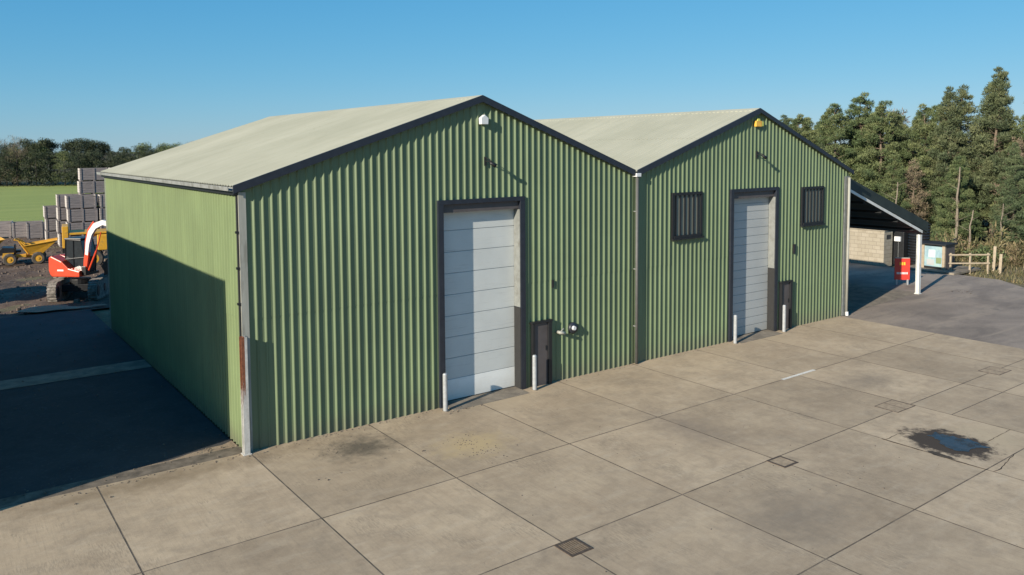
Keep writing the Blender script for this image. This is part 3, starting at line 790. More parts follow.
loosepost(41.7, 1.75, 1.25, 'tallest pale timber post behind the end of the rail fence')

# red sign
SG = thing('sign_board', 'red freestanding site sign on two short legs beside the white canopy post', 'sign', (32.95, 2.3, 0), R(-42))
MB().box(-.36, -.02, .22, .36, .02, 1.28).build('board', M['red_board'], SG, bevel=.008)
for x in (-.26, .26): MB().box(x-.03, -.06, -.02, x+.03, .06, .24).build('leg', M['galv'], SG)
MB().box(-.34, -.03, 1.28, .34, .03, 1.32).build('top_rail', M['pale_flash'], SG)
m = MB()
for x in (-.1, 0, .1): m.box(x-.035, -.026, .95, x+.035, -.0205, 1.1)
m.build('emblem', M['yellow_board'], SG)
m = MB(); r_ = random.Random(2); x = -.26
while x < .24:
    w = r_.uniform(.03, .05); m.box(x, -.026, .5, x+w, -.0205, .6); x += w+.018
m.build('lettering', M['white_plastic'], SG)

# ---------------------------------------------------------------- crates
def crate_proto(L, W, H):
    t = thing('wooden_crate', 'x', 'crate')
    m = MB(); n = 5; s_ = (H-.12)/n
    for i in range(n):
        z = .12+i*s_
        m.box(-L/2, -W/2, z+.008, L/2, -W/2+.03, z+s_-.008).box(-L/2, W/2-.03, z+.008, L/2, W/2, z+s_-.008)
    m.box(-L/2, -W/2, .08, L/2, W/2, .12)
    m.build('side_boards', M['wood_grey'], t)
    for a in (-L/2-.025, L/2+.001):
        e = MB()
        for i in range(n):
            z = .12+i*s_
            e.box(a, -W/2, z+.008, a+.024, W/2, z+s_-.008)
        e.build('end_boards', M['wood_end_lit'], t)
    p = MB()
    for x in (-L/2+.05, 0, L/2-.05):
        for y in (-W/2-.03, W/2+.005): p.box(x-.05, y, .1, x+.05, y+.025, H-.005)
    for x in (-L/2+.08, 0, L/2-.08): p.box(x-.07, -W/2, 0, x+.07, W/2, .08)
    p.box(-L/2, -W/2+.03, .075, L/2, W/2-.03, .085)
    p.build('battens', M['wood_grey'], t)
    return t
cp = crate_proto(1.8, 1.2, .93)
CR_G = 'grey wooden crates stacked at the back of the yard'
first = [True]
def crate(x, y, z, rz, lab, s=None):
    if first[0]:
        o = cp; first[0] = False; o.location = (x, y, z); o.rotation_euler = (0, 0, rz); o['label'] = lab
        if s: o.scale = s
    else: o = dup(cp, (x, y, z), rz, s or (1, 1, 1), lab)
    o['group'] = CR_G
    return o
rz = R(-3)
names = {5: 'topmost', 4: 'second from the top', 3: 'third from the top', 2: 'third from the ground', 1: 'second from the ground', 0: 'bottom'}
for lv in range(6):
    crate(4.35+.06*math.sin(lv*3), 46.9, -.03+lv*.93, rz+.012*math.sin(lv*5), f'weathered grey crate, {names[lv]} in the tall stack by the warehouse corner')
    crate(6.4, 46.9, -.03+lv*.93, rz, f'added unseen crate, {names[lv]} in the tall stack hidden by the warehouse')
for st, (x, y, n, nm) in enumerate([(3.30, 45.3, 4, 'the four-high stack in front of the tall stack'), (2.95, 47.4, 4, 'the four-high stack left of the tall stack'), (5.3, 45.1, 4, 'the four-high stack half hidden by the warehouse'),
                                    (2.45, 49.9, 3, 'the three-high stack standing farther left')]):
    nn = {4: ['bottom', 'second from the ground', 'third from the ground', 'topmost'], 3: ['bottom', 'middle', 'topmost']}[n]
    for lv in range(n):
        crate(x+.04*math.sin(lv*4+st), y, -.03+lv*.93, rz+.02*math.sin(lv*3+st), f'added unseen crate, {nn[lv]} of {nm}')
# low row further back, each a bit larger
for k, (x, y) in enumerate([(-3.2, 57.9), (-1.0, 57.0), (.95, 55.6), (1.75, 54.2), (3.6, 53.6)]):
    crate(x, y, -.03, R(-14+3*k), ['broad low crate at the far left of the back row', 'broad low crate second from the left in the back row', 'broad low crate in the middle of the back row with pale corner',
        'broad low crate with end boards coloured as sunlit right of the middle of the back row', 'broad low crate at the right end of the back row, behind the dumper skip'][k], (1.1, 1.1, 1.38))
# crates added out of view to the left to cast shade on the mud
for lv in range(2): crate(-7.0, 25.3, -.02+lv*1.2, R(78), 'added unseen crate, ' + ('lower' if lv == 0 else 'upper') + ' of a large pair shading the mud yard from out of view', (1.6, 1.6, 1.28))

# ---------------------------------------------------------------- machines
def wheel(parent, x, y, z, r, w, rimmat='yellow', axis='y'):
    h = thing_part('wheel', parent, (x, y, z))
    m = MB(); prof = [(-w/2, r*.55), (-w/2, r*.88), (-w*.36, r), (w*.36, r), (w/2, r*.88), (w/2, r*.55)]
    n = 26; b0 = len(m.v)
    for (a, rr_) in prof:
        for k in range(n):
            t = 2*math.pi*k/n; q = rr_*(1+.03*(k % 2) if rr_ > r*.9 else 1)
            m.v.append((math.cos(t)*q, a, math.sin(t)*q))
    for i in range(len(prof)-1):
        for k in range(n):
            a = b0+i*n+k; b_ = b0+i*n+(k+1) % n; m.f.append((a, b_, b_+n, a+n))
    m.build('tyre', M['tyre'], h)
    m = MB(); m.tube([(0, -w*.42, 0), (0, w*.42, 0)], r*.56, 20); m.tube([(0, -w*.52, 0), (0, w*.52, 0)], r*.2, 10)
    m.build('rim', M[rimmat], h)

# excavator: tracks point to the camera, the upper body is slewed so the boom reaches right
EX = thing('excavator', 'orange tracked excavator with white gooseneck boom standing in the mud yard', 'excavator', (.12, 23.9, -.03), R(-24)); EX.scale = (.9, .9, 1.0)
for s_ in (-1, 1):
    tr = thing_part('track', EX, (s_*.93, 0, 0)); tr.scale = (1, 1, 1.25)
    Lh, rr_, w = 1.15, .36, .19
    outl = []
    for k in range(13): t = math.pi/2+math.pi*k/12; outl.append((-Lh+math.cos(t)*rr_, rr_+math.sin(t)*rr_+.02))
    for k in range(13): t = -math.pi/2+math.pi*k/12; outl.append((Lh+math.cos(t)*rr_, rr_+math.sin(t)*rr_+.02))
    m = MB(); m.prism(outl, -w, w, 'x'); m.build('track_belt', M['track_mud'], tr)
    m = MB(); n = 60; per = 4*Lh+2*math.pi*rr_
    for k in range(n):
        d = per*k/n
        if d < 2*Lh: px, pz, a = -Lh+d, .02, 0
        elif d < 2*Lh+math.pi*rr_: t = -math.pi/2+(d-2*Lh)/rr_; px, pz, a = Lh+math.cos(t)*rr_, rr_+math.sin(t)*rr_+.02, t+math.pi/2
        elif d < 4*Lh+math.pi*rr_: px, pz, a = Lh-(d-2*Lh-math.pi*rr_), 2*rr_+.02, 0
        else: t = math.pi/2+(d-4*Lh-math.pi*rr_)/rr_; px, pz, a = -Lh+math.cos(t)*rr_, rr_+math.sin(t)*rr_+.02, t+math.pi/2
        m.box(-w-.02, px-.02, pz-.03, w+.02, px+.02, pz+.03, Matrix.Rotation(a, 3, 'X'))
    m.build('grouser', M['track_mud'], tr)
    m = MB()
    for y in (-Lh, 0, Lh): m.tube([(-w-.03, y, rr_+.02), (w+.03, y, rr_+.02)], rr_*.55 if y else .14, 14)
    m.build('sprocket', M['mach_black'], tr)
m = MB(); m.box(-.75, -.55, .38, .75, .55, .70); m.tube([(0, 0, .7), (0, 0, .92)], .5, 20)
for x in (-.35, .35): m.box(x-.06, .5, .3, x+.06, 1.7, .42)
m.build('undercarriage', M['mach_black'], EX, bevel=.02)
m = MB(); m.prism([(1.72, .12), (1.72, .6), (1.66, .6), (1.58, .35), (1.62, .08)], -1.15, 1.15, 'x'); m.build('dozer_blade', M['track_mud'], EX)
UP = thing_part('upper_body', EX, (-.22, .05, 1.08)); UP.rotation_euler = (0, 0, R(-20)); UP.scale = (.72, .8, .95)
# local +x = forward (boom side)
hull = [(-1.05, .0), (1.05, .0), (1.05, .28), (.2, .42), (-.3, .75), (-1.1, 1.0), (-1.28, .92), (-1.3, .3), (-1.2, .1)]
m = MB(); m.prism(hull, -.98, -.15); m.build('engine_cover', M['orange'], UP, bevel=.05)
hull2 = [(-1.05, .0), (-.1, .0), (-.1, .8), (-1.1, 1.0), (-1.28, .92), (-1.3, .3), (-1.2, .1)]
m = MB(); m.prism(hull2, -.148, .95); m.build('counterweight', M['orange'], UP, bevel=.05)
MB().box(-1.315, -.6, .62, -1.27, -.35, .76).build('rear_lamp', M['mach_black'], UP)
MB().box(-.62, -.995, .28, -.15, -.981, .36).build('decal_strip', M['machine_white'], UP)
m = MB(); m.box(-.095, -.1, 0, 1.05, .95, .12); m.build('cab_floor', M['mach_black'], UP)
cab = [(-.3, .3), (.95, .12), (1.05, .9), (.82, 1.72), (-.35, 1.76), (-.42, .8)]
m = MB(); m.prism(cab, -.42, .75); m.build('cab_glass', M['glass_dark'], UP, bevel=.04)
m = MB()
for y in (-.44, .75):
    for a, b_ in (((-.42, .8), (-.35, 1.76)), ((-.35, 1.76), (.82, 1.72)), ((.82, 1.72), (1.05, .9)), ((1.05, .9), (.95, .12)), ((.2, .3), (.25, 1.74)), ((-.42, .8), (1.05, .9))):
        m.tube([(a[0], y, a[1]), (b_[0], y, b_[1])], .035, 6)
m.build('cab_frame', M['mach_black'], UP)
m = MB(); m.box(-.42, -.48, 1.76, .86, .8, 1.83); m.build('cab_roof', M['mach_black'], UP, bevel=.03)
# boom: orange foot, white gooseneck
def arm(parent, name, pts, w, hs, mat, y=-.55):
    m = MB()
    for i in range(len(pts)-1):
        (x0, z0), (x1, z1) = pts[i], pts[i+1]
        def nrm(i):
            a = pts[max(0, i-1)]; b_ = pts[min(len(pts)-1, i+1)]
            d = Vector((b_[0]-a[0], b_[1]-a[1])).normalized(); return Vector((-d.y, d.x))
        n0, n1 = nrm(i)*hs[i]/2, nrm(i+1)*hs[i+1]/2
        m.hexa([(x0-n0.x, y-w, z0-n0.y), (x1-n1.x, y-w, z1-n1.y), (x1-n1.x, y+w, z1-n1.y), (x0-n0.x, y+w, z0-n0.y),
                (x0+n0.x, y-w, z0+n0.y), (x1+n1.x, y-w, z1+n1.y), (x1+n1.x, y+w, z1+n1.y), (x0+n0.x, y+w, z0+n0.y)])
    return m.build(name, M[mat], parent)
MB().box(1.0, -.72, .05, 1.35, -.38, .5).build('swing_bracket', M['mach_black'], UP, bevel=.03)
arm(UP, 'boom_foot', [(1.2, .25), (1.3, .75), (1.42, 1.2)], .1, [.2, .3, .3], 'orange')
arm(UP, 'boom', [(1.39, 1.05), (1.5, 1.6), (1.72, 2.1), (2.1, 2.45), (2.7, 2.62), (3.4, 2.5)], .11, [.22, .26, .31, .29, .24, .2], 'machine_white')
arm(UP, 'boom_edge', [(1.28, 1.15), (1.34, 1.7), (1.55, 2.25), (2.0, 2.66)], .06, [.1, .1, .1, .08], 'orange')
m = MB(); m.tube([(1.45, -.55, .3), (2.1, -.55, 1.25)], .065, 8); m.tube([(2.1, -.55, 1.25), (2.5, -.55, 2.15)], .035, 8); m.build('boom_cylinder', M['orange'], UP)
arm(UP, 'dipper', [(3.45, 2.6), (3.4, 1.9), (3.1, .9)], .09, [.3, .26, .18], 'orange')
m = MB(); m.prism([(2.6, .55), (3.2, .95), (3.35, .6), (3.2, .2), (2.8, .1), (2.85, .3)], -.85, -.25); m.build('bucket', M['mach_black'], UP)

# small site dumper
DP = thing('site_dumper', 'small yellow site dumper with tipping skip at the left of the mud yard', 'dumper', (-.75, 39.0, -.04), R(-8))
for x in (-.75, .72):
    for y in (-.72, .72): wheel(DP, x, y, .36, .36, .3)
m = MB(); m.box(-1.15, -.45, .42, .1, .45, .62); m.box(.0, -.2, .35, 1.0, .2, .55); m.build('chassis', M['yellow'], DP, bevel=.03)
m = MB(); m.prism([(-1.3, .6), (-.45, .6), (-.5, 1.02), (-1.15, 1.08), (-1.35, .9)], -.48, .48); m.build('engine_hood', M['mach_black'], DP, bevel=.04)
m = MB(); m.prism([(-1.15, .45), (-.6, .45), (-.55, .74), (-1.1, .74)], -.62, -.49); m.build('side_step', M['yellow'], DP)
m = MB(); m.box(-.48, -.22, .7, -.2, .22, .85).box(-.55, -.22, .85, -.46, .22, 1.2); m.build('seat', M['mach_black'], DP)
m = MB()
for y in (-.42, .42):
    m.tube([(-.5, y, 1.5), (-.3, y, 1.45), (.18, y, .62)], .045, 6)
    m.tube([(-.2, y, 1.42), (.5, y, .6)], .05, 6)
m.tube([(-.5, -.42, 1.5), (-.5, .42, 1.5)], .045, 6)
m.build('roll_bar', M['yellow'], DP)
m = MB(); b0 = [(.25, -.5, .62), (.95, -.5, .62), (.95, .5, .62), (.25, .5, .62)]; t0 = [(.0, -.72, 1.12), (1.75, -.72, 1.38), (1.75, .72, 1.38), (.0, .72, 1.12)]
m.hexa(b0+t0); m.f.pop(1)
m.build('skip', M['yellow'], DP)
m = MB(); m.tube([(.0, -.73, 1.13), (1.76, -.73, 1.39), (1.76, .73, 1.39), (0, .73, 1.13), (0, -.73, 1.13)], .03, 6); m.build('skip_rim', M['yellow'], DP)

# larger yellow machine behind the excavator
HD = thing('tipper_trailer', 'large yellow flat-framed machine with big pale tyre behind the orange excavator', 'trailer', (2.9, 35.0, -.04), R(-8))
for y in (-.85, .85):
    wheel(HD, -.55, y, .56, .56, .42); wheel(HD, 2.4, y, .56, .56, .42)
m = MB(); m.box(-1.6, -.5, 1.0, 4, .5, 1.22); m.build('chassis', M['mach_black'], HD, bevel=.02)
m = MB(); m.box(-.3, -.98, 1.02, 3.9, .98, 1.95); m.build('body', M['yellow'], HD, bevel=.05)
m = MB(); m.box(-2.0, -.95, 2.0, 3.9, .95, 2.12); m.build('deck', M['yellow'], HD, bevel=.02)
m = MB(); m.box(-2.08, -.98, 1.25, -1.75, .98, 2.5); m.build('head_board', M['yellow'], HD, bevel=.03)
m = MB(); m.hexa([(-1.7, -.7, 1.3), (-1.45, -.7, 1.22), (-.2, -.7, 1.95), (-.45, -.7, 2.0), (-1.7, -.6, 1.3), (-1.45, -.6, 1.22), (-.2, -.6, 1.95), (-.45, -.6, 2.0)]); m.build('brace', M['yellow'], HD)
m = MB(); m.box(-2.1, -.7, .95, -1.4, .7, 1.3); m.build('drawbar', M['mach_black'], HD)

# second dumper, cut by the frame on the left: only its yellow rear shows
o2 = dup(DP, (-3.75, 39.6, -.04), R(4), (1.1, 1.1, 1.1), 'yellow site dumper at the picture edge, left of the other small dumper')
DP['group'] = o2['group'] = 'small yellow site dumpers'

# ---------------------------------------------------------------- vegetation
def set_tint(o, tints):
    at = o.data.color_attributes.new('tint', 'FLOAT_COLOR', 'POINT')
    buf = []
    for t in tints: buf += [t, t, t, 1]
    at.data.foreach_set('color', buf)

def clump(m, tints, c, rad, flat, n, size, tint, rnd, updir=.35, width=.32):
    for i in range(n):
        while True:
            p = Vector((rnd.uniform(-1, 1), rnd.uniform(-1, 1), rnd.uniform(-1, 1)))
            if p.length < 1: break
        q = c+Vector((p.x*rad, p.y*rad, p.z*rad*flat))
        d = (p+Vector((rnd.gauss(0, .5), rnd.gauss(0, .5), rnd.gauss(0, .5)+updir))).normalized()
        s = d.cross(Vector((rnd.gauss(0, 1), rnd.gauss(0, 1), rnd.gauss(0, 1)))).normalized()
        L = size*rnd.uniform(.6, 1.3); w = L*width
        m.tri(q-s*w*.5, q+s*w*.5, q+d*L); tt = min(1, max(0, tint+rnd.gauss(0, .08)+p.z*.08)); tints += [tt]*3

def pine_proto(name, seed, H, Rm, mat, lean=0, base=.12, conic=1.0, blades=165, size=.15, lab='', cat='tree'):
    rnd = random.Random(seed)
    t = thing(name, lab, cat)
    n = 9; tp = [(lean*(i/n)**2+.12*math.sin(i*1.3+seed), .1*math.cos(i*1.7+seed), H*.97*i/n) for i in range(n+1)]
    m = MB(); tints = []; br = MB().tube(tp, [max(.02, .17*(1-i/n)+.02) for i in range(n+1)], 7)
    z = H*base; ang = rnd.random()*6
    while z < H*.985:
        f = (z/H-base)/(1-base)
        # crown outline: widest in the lower third, ragged tip
        w = Rm*((1-f)**(conic+.22)*.95+.07)*(min(1, .45+f*3.2))
        nb = 6 if f < .85 else 3
        for k in range(nb):
            ang += 2.4+rnd.uniform(-.4, .4)
            Lb = w*rnd.uniform(.6, 1.22)
            if rnd.random() < .12: continue
            cx_ = lean*(z/H)**2; rise = rnd.uniform(.0, .5)*Lb
            tip = Vector((cx_+math.cos(ang)*Lb, math.sin(ang)*Lb, z+rise))
            root = Vector((cx_, 0, z-.1))
            br.tube([root, root.lerp(tip, .5)+Vector((0, 0, -.05)), tip], [.022, .015, .006], 4, False)
            tint = rnd.uniform(.15, .85)
            nc = max(1, int(Lb/.5))
            for j in range(nc):
                s = .35+.65*(j+1)/nc
                c = root.lerp(tip, s)+Vector((rnd.gauss(0, .14), rnd.gauss(0, .14), rnd.gauss(0, .1)))
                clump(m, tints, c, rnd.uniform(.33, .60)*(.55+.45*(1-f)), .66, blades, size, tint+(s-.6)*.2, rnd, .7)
        z += rnd.uniform(.22, .40)*(.75 if f > .7 else 1)
    clump(m, tints, Vector((lean, 0, H*.97)), .22, 1.6, 26, size*.8, .6, rnd, .8)
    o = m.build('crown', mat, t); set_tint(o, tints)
    br.build('trunk', M['bark'], t)
    return t

PN = 'pines of the wood behind the yard'
protos = [
    pine_proto('pine_tree', 1, 10.0, 2.6, M['pine'], .3, .10, .75),
    pine_proto('pine_tree', 2, 11.0, 2.3, M['pine_blue'], -.2, .16, .9),
    pine_proto('pine_tree', 4, 10.0, 2.9, M['pine'], .1, .06, .65),
    pine_proto('pine_tree', 5, 11.5, 2.1, M['pine'], -.3, .22, .8),
    pine_proto('pine_tree', 7, 10.5, 2.5, M['pine_blue'], .2, .12, 1.0),
    pine_proto('pine_tree', 8, 9.5, 2.4, M['brown_leaf'], .2, .25, .7, blades=26, size=.2),
]
PH = [10.0, 11.0, 10.0, 11.5, 10.5, 9.5]
usedp = [False]*6
def put_pine(k, x, y, h, rz, wide, lab):
    s = h/PH[k]
    if not usedp[k]:
        usedp[k] = True; o = protos[k]; o.location = (x, y, -.15); o.rotation_euler = (0, 0, rz); o.scale = (s*wide, s*wide, s); o['label'] = lab
    else: o = dup(protos[k], (x, y, -.15), rz, (s*wide, s*wide, s), lab)
    o['group'] = PN; return o
# front row: (x, y, height, prototype)
F = [(47.6, 18.0, 9.1, 2), (48.3, 15.6, 9.9, 0), (50.8, 14.9, 10.6, 2), (49.5, 12.9, 10.0, 0), (52.2, 13.0, 9.4, 4), (51.4, 10.6, 9.6, 2), (51.0, 8.7, 10.7, 1), (54.4, 9.6, 11.1, 4), (52.9, 6.6, 11.9, 1), (57.1, 8.3, 11.6, 3),
     (53.6, 4.6, 9.6, 2), (47.4, 6.4, 6.2, 0), (48.6, 3.6, 7.0, 4), (56.5, 3.3, 11.6, 0), (53.5, 1.2, 10.2, 4), (58.0, -.5, 11.5, 2), (46.6, 10.2, 6.4, 3), (45.2, 14.5, 7.0, 4), (44.5, 20.2, 7.6, 1), (45.5, 23.5, 8.6, 0)]
FL = ['leftmost round-topped pine just clear of the farther warehouse roof', 'dark bushy pine second from the warehouse roof', 'broad pine with the highest top of the left clump', 'mid-sized pine in front of the left clump',
      'shaggy pine left of the dip in the tree tops', 'lower broad pine under the dip in the tree tops', 'narrow dark pine right of the dip in the tree tops', 'tall pine with ragged top between the dip and the tallest tree',
      'tallest pine, its tip the highest point on the right', 'tall open pine close behind the tallest one', 'full-branched pine at the right edge of the picture', 'short young pine above the kiosk',
      'young pine above the timber fence', 'big pine behind the tree at the right picture edge', 'pine just past the right edge of the picture', 'last broad pine of the front row on the right',
      'small thin pine behind the kiosk roof', 'short pine showing above the canopy roof', 'pine half hidden by the farther warehouse roof', 'pine wholly behind the farther warehouse']
rp = random.Random(21)
for (x, y, h, k), lb in zip(F, FL): put_pine(k, x, y, h, rp.random()*6.28, rp.uniform(.92, 1.12), lb)
# rows behind
back = []
for row, (dx, n, hh) in enumerate([(6, 10, 10.2), (12, 11, 10.6), (19, 11, 11)]):
    for i in range(n):
        f = i/(n-1); x = 47+dx+f*9+rp.uniform(-.8, .8); y = 24+row*2-f*(27+row*4)+rp.uniform(-.8, .8)
        back.append((x, y, (hh-(1.1 if .38 < f < .58 else 0))*rp.uniform(.86, .98)+(f-.4)*1.4, rp.choice([0, 1, 2, 3, 4, 4, 5, 0, 2])))
for i, (x, y, h, k) in enumerate(back): put_pine(k, x, y, h, rp.random()*6.28, rp.uniform(.95, 1.2), 'pine deep in the dense wood behind the front row of trees')
# bare brown trees at the edge
put_pine(5, 51.6, 4.4, 7.4, 1.2, .9, 'thin brown bare-twigged tree at the right edge of the picture')
put_pine(5, 47.8, 9.4, 6.0, 3.2, .8, 'thin brown half-bare tree left of the pale trunk')
# pale trunks standing at the wood edge
def snag(x, y, h, lab, lean=.2, r=.11):
    t = thing('birch_trunk', lab, 'tree trunk', (x, y, -.15), 0, 'pale bare trunks at the wood edge')
    pts = [(lean*(i/6)**2, .05*math.sin(i*2), h*i/6) for i in range(7)]
    m = MB().tube(pts, [r*(1-i/9) for i in range(7)], 7); r_ = random.Random(int(x*10))
    for i in range(6):
        z = h*r_.uniform(.35, .95); a = r_.random()*6.28; L = r_.uniform(.4, 1.1)
        m.tube([(lean*(z/h)**2, 0, z), (lean*(z/h)**2+math.cos(a)*L, math.sin(a)*L, z+L*.5)], [.016, .004], 4, False)
    m.build('trunk', M['bark_pale'], t)
snag(46.3, 5.9, 5.6, 'tall pale bare trunk rising right of the canopy corner')
snag(48.6, 2.0, 5.2, 'pale bare trunk near the right picture edge', -.2, .12)
snag(45.8, 4.9, 3.0, 'short pale leaning trunk above the fence', .4, .08)
snag(45.4, 9.3, 4.6, 'pale trunk close above the canopy roof edge', .1, .09)
snag(47.0, 3.6, 3.4, 'slim pale trunk above the middle of the fence', .15, .07)

# undergrowth along the wood edge: shrubs and dead bracken
def bush_proto(seed, mat, dead=False):
    rnd = random.Random(seed); m = MB(); tints = []
    for i in range(16):
        a = rnd.random()*6.28; rr_ = rnd.uniform(0, .9)
        clump(m, tints, Vector((math.cos(a)*rr_, math.sin(a)*rr_, rnd.uniform(.15, .9)*(1.2-rr_*.6))), .38, .7, 42 if not dead else 26, .22 if not dead else .3, rnd.uniform(.1, .95), rnd, .7 if dead else .3, .3 if not dead else .14)
    o = m.build('foliage', mat); set_tint(o, tints); return o
bp = [bush_proto(31, M['bramble']), bush_proto(32, M['pine']), bush_proto(33, M['bramble'], True)]
SH = 'shrubs along the foot of the pine wood'
rb = random.Random(8); usedb = [False]*3
spots = []
for i in range(46):
    f = i/45; x = 42.8+f*3.5+rb.uniform(-.7, 2.6); y = 14-f*17+rb.uniform(-.5, .5); spots.append((x, y))
for i, (x, y) in enumerate(spots):
    k = rb.choice([0, 1, 1, 0, 2]); t = thing('shrub', 'x', 'shrub', (x, y, -.15), rb.random()*6, SH)
    s = rb.uniform(.8, 1.5); t.scale = (s, s, s*rb.uniform(.7, 1.2))
    t['label'] = ['brown-green bramble bush in the tangle at the foot of the pines', 'dark green low bush in the tangle at the foot of the pines', 'tawny dead bracken clump in the tangle at the foot of the pines'][k]
    if not usedb[k]: bp[k].parent = t; usedb[k] = True
    else: c = bp[k].copy(); col.objects.link(c); c.parent = t
# dead grass on the verge
m = MB(); tints = []; r_ = random.Random(44)
for i in range(4500):
    f = r_.random(); x = 38.2+f*.0+r_.random()**1.3*9; y = 5-r_.random()*12
    lim = 38.3 if y > 1.5 else (38.0-(1.5-y)*.62)
    if x < lim+.15 or (37.8 < x < 41.1 and 2.0 < y < 5.1): continue
    h = r_.uniform(.03, .17)*min(1, (x-lim)/1.2+.25); a = r_.random()*6.28
    m.tri((x, y, -.14), (x+math.cos(a)*.05, y+math.sin(a)*.05, -.14), (x+r_.gauss(0, .1), y+r_.gauss(0, .1), h)); tt = r_.random(); tints += [tt]*3
o = stuff(m.build('dead_grass', M['bramble'])); set_tint(o, tints)

# far treeline: rounder woodland trees
def wood_proto(seed, H, Rm, mat, flat=False, bare=False, dense=1.0):
    rnd = random.Random(seed); t = thing('woodland_tree', 'x', 'tree')
    MB().tube([(0, 0, 0), (.1, 0, H*.4), (0, .1, H*.85)], [.16, .12, .05], 6).build('trunk', M['bark_dark'], t)
    m = MB(); tints = []
    for i in range(int(60*dense)):
        a = rnd.random()*6.28; f = rnd.random()
        z = H*(.72+.24*rnd.random()) if flat else H*(.12+.84*f)
        rad = Rm*(math.sin(min(1, (1-(z/H)*.82))*math.pi*.62))*math.sqrt(rnd.random())
        if flat: rad = Rm*math.sqrt(rnd.random())
        clump(m, tints, Vector((math.cos(a)*rad, math.sin(a)*rad, z)), rnd.uniform(.6, 1.1), .65, 110 if not bare else 60, .24 if not bare else .3, rnd.uniform(0, 1), rnd, .3, .5 if not bare else .14)
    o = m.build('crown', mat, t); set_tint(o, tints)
    return t
wp = [wood_proto(51, 9, 3.2, M['wood_far']), wood_proto(52, 9, 2.8, M['wood_far']), wood_proto(53, 9, 3.4, M['brown_leaf'], bare=True), wood_proto(54, 9, 2.6, M['wood_far'], flat=True, dense=1.1), wood_proto(55, 9, 3.0, M['pine'])]
wl = ['dark rounded tree in the far line across the field', 'dark upright tree in the far line across the field', 'brown leafless tree in the far line across the field', 'flat-topped pine in the far line across the field', 'olive green tree in the far line across the field']
usedw = [False]*5
prof_h = [(0, 8.6), (6, 9.6), (12, 9.3), (16, 8.6), (26, 9.4), (30, 8.8), (38, 8.9), (50, 8.0), (62, 8.0), (70, 7.4), (80, 9.2), (90, 7.6), (102, 8.2), (118, 7.8), (128, 8.1)]
def htop(px):
    for (a, ha), (b_, hb) in zip(prof_h, prof_h[1:]):
        if a <= px <= b_: return ha+(hb-ha)*(px-a)/(b_-a)
    return 8.4
rw = random.Random(9)
def putw(k, x, y, h, wide=1):
    s = h/9
    if not usedw[k]: usedw[k] = True; o = wp[k]; o.location = (x, y, -.1); o.rotation_euler = (0, 0, rw.random()*6); o.scale = (s*wide, s*wide, s)
    else: o = dup(wp[k], (x, y, -.1), rw.random()*6, (s*wide, s*wide, s))
    o['label'] = wl[k]; o['group'] = 'trees of the far line across the field'
for row in range(3):
    n = 24
    for i in range(n):
        f = i/(n-1); x = -18+f*72+rw.uniform(-1, 1); y = 186-f*48+row*6+rw.uniform(-1.5, 1.5)
        px = (x-7.7)/19.9*120
        h = htop(px)*(.92, .97, 1.0)[row]*rw.uniform(.86, 1.0) if 0 <= px <= 130 else 8.2*rw.uniform(.85, 1.08)
        k = rw.choice([0, 1, 0, 1, 4, 2, 4])
        if row == 0 and 2 < px < 22: k = 2 if rw.random() < .5 else 4
        putw(k, x, y, h)
putw(3, 20.8, 170, 9.4, 1.0); putw(3, 24.3, 168, 8.9, .8); putw(3, 14.3, 172, 9.4, 1.1); putw(2, 9.8, 181, 10.3, 1.0); putw(2, 12.6, 179, 9.9, 1.0)
# low hedge under the trees so no sky shows beneath
m = MB(); tints = []; r_ = random.Random(71)
for i in range(260):
    f = r_.random(); x = -20+f*76; y = 187-f*50+r_.uniform(-3, 2)
    clump(m, tints, Vector((x, y, r_.uniform(.2, 2.2))), 1.3, .8, 60, .3, r_.random()*.8, r_, .3, .5)
o = stuff(m.build('hedge_undergrowth', M['wood_far'])); set_tint(o, tints)
# distant wooded horizon behind everything
m = MB(); tints = []
for i in range(1500):
    f = r_.random(); x = -260+f*560; y = 300+r_.uniform(0, 25)-max(0, x-60)*.5
    clump(m, tints, Vector((x, y, r_.uniform(.5, 6.0))), 2.6, .6, 16, .9, r_.random()*.8, r_, .3, .6)
o = stuff(m.build('far_woodland', M['wood_far'])); set_tint(o, tints)

# ---------------------------------------------------------------- light, sky, camera
AZ = math.atan2(-math.sin(R(15.5)), -math.cos(R(15.5)))   # direction towards the sun in plan
EL = R(22)
sd = Vector((-math.cos(R(15.5))*math.cos(EL), -math.sin(R(15.5))*math.cos(EL), math.sin(EL)))
sl = bpy.data.lights.new('sun', 'SUN'); sl.energy = 5.0; sl.angle = R(.5); sl.color = (1, .895, .74)
so = bpy.data.objects.new('sun', sl); col.objects.link(so); so.rotation_euler = sd.to_track_quat('Z', 'Y').to_euler(); so.location = (-20, -10, 30)
w = bpy.data.worlds.new('World'); sc.world = w; w.use_nodes = True
nt = w.node_tree; bg = nt.nodes['Background']; sk = nt.nodes.new('ShaderNodeTexSky'); sk.sky_type = 'NISHITA'; sk.sun_disc = False
sk.sun_elevation = EL
sk.sun_rotation = math.atan2(sd.x, sd.y)
sk.air_density = 1.0; sk.dust_density = 0.0; sk.ozone_density = 4.0; sk.altitude = 50
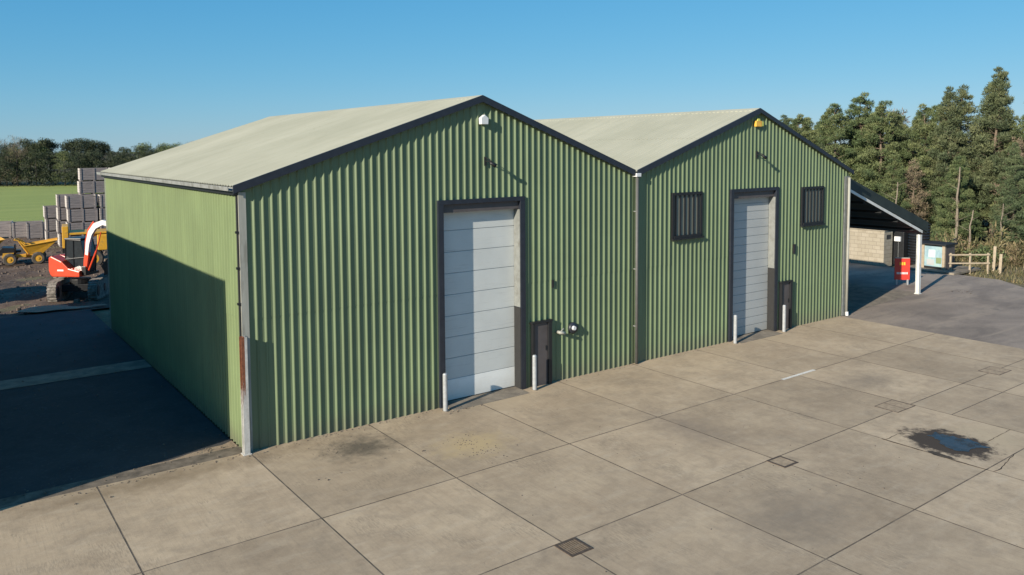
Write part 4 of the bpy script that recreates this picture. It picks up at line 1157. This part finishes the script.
hs = nt.nodes.new('ShaderNodeHueSaturation'); hs.inputs['Saturation'].default_value = 1.12; hs.inputs['Hue'].default_value = .5
nt.links.new(sk.outputs[0], hs.inputs['Color'])
gm = nt.nodes.new('ShaderNodeGamma'); gm.inputs[1].default_value = .62; nt.links.new(hs.outputs[0], gm.inputs[0])
tintn = mix(nt, 1.0, gm.outputs[0], (1.42, 2.12, 2.85), 'MULTIPLY')
sp_ = nt.nodes.new('ShaderNodeSeparateColor'); cb_ = nt.nodes.new('ShaderNodeCombineColor'); nt.links.new(tintn, sp_.inputs[0])
K = .0737
for i, (ref, want, ex) in enumerate(((.30, .29, 1.35), (.51, .53, .78), (.65, .69, .56))):
    q = math_n(nt, 'MINIMUM', math_n(nt, 'MULTIPLY', sp_.outputs[i], K/ref), 2.0)
    nt.links.new(math_n(nt, 'MULTIPLY', math_n(nt, 'POWER', q, ex), want/K), cb_.inputs[i])
nt.links.new(cb_.outputs[0], bg.inputs[0]); bg.inputs[1].default_value = .05

cam = bpy.data.cameras.new('camera'); co = bpy.data.objects.new('camera', cam); col.objects.link(co); sc.camera = co
P = CAMP = dict(loc=(-5.6124, -17.7516, 6.7944), yaw=36.3834, pitch=-3.9837, roll=-.3513, f=800.67, sh=-83.56)
ya, pi_, ro = R(P['yaw']), R(P['pitch']), R(P['roll'])
fw = Vector((math.sin(ya)*math.cos(pi_), math.cos(ya)*math.cos(pi_), math.sin(pi_)))
rt = Vector((math.cos(ya), -math.sin(ya), 0)); up = rt.cross(fw)
r2 = rt*math.cos(ro)+up*math.sin(ro); u2 = -rt*math.sin(ro)+up*math.cos(ro)
mt = Matrix((r2, u2, -fw)).transposed().to_4x4(); mt.translation = Vector(P['loc']); co.matrix_world = mt
cam.sensor_width = 36; cam.lens = P['f']/1024*36; cam.shift_y = P['sh']/1024
cam.clip_start = .1; cam.clip_end = 6000
vs = sc.view_settings; vs.view_transform = 'Standard'; vs.look = 'None'; vs.gamma = 1; vs.exposure = .56; vs.use_curve_mapping = False
sc.render.resolution_x = 1024; sc.render.resolution_y = 575
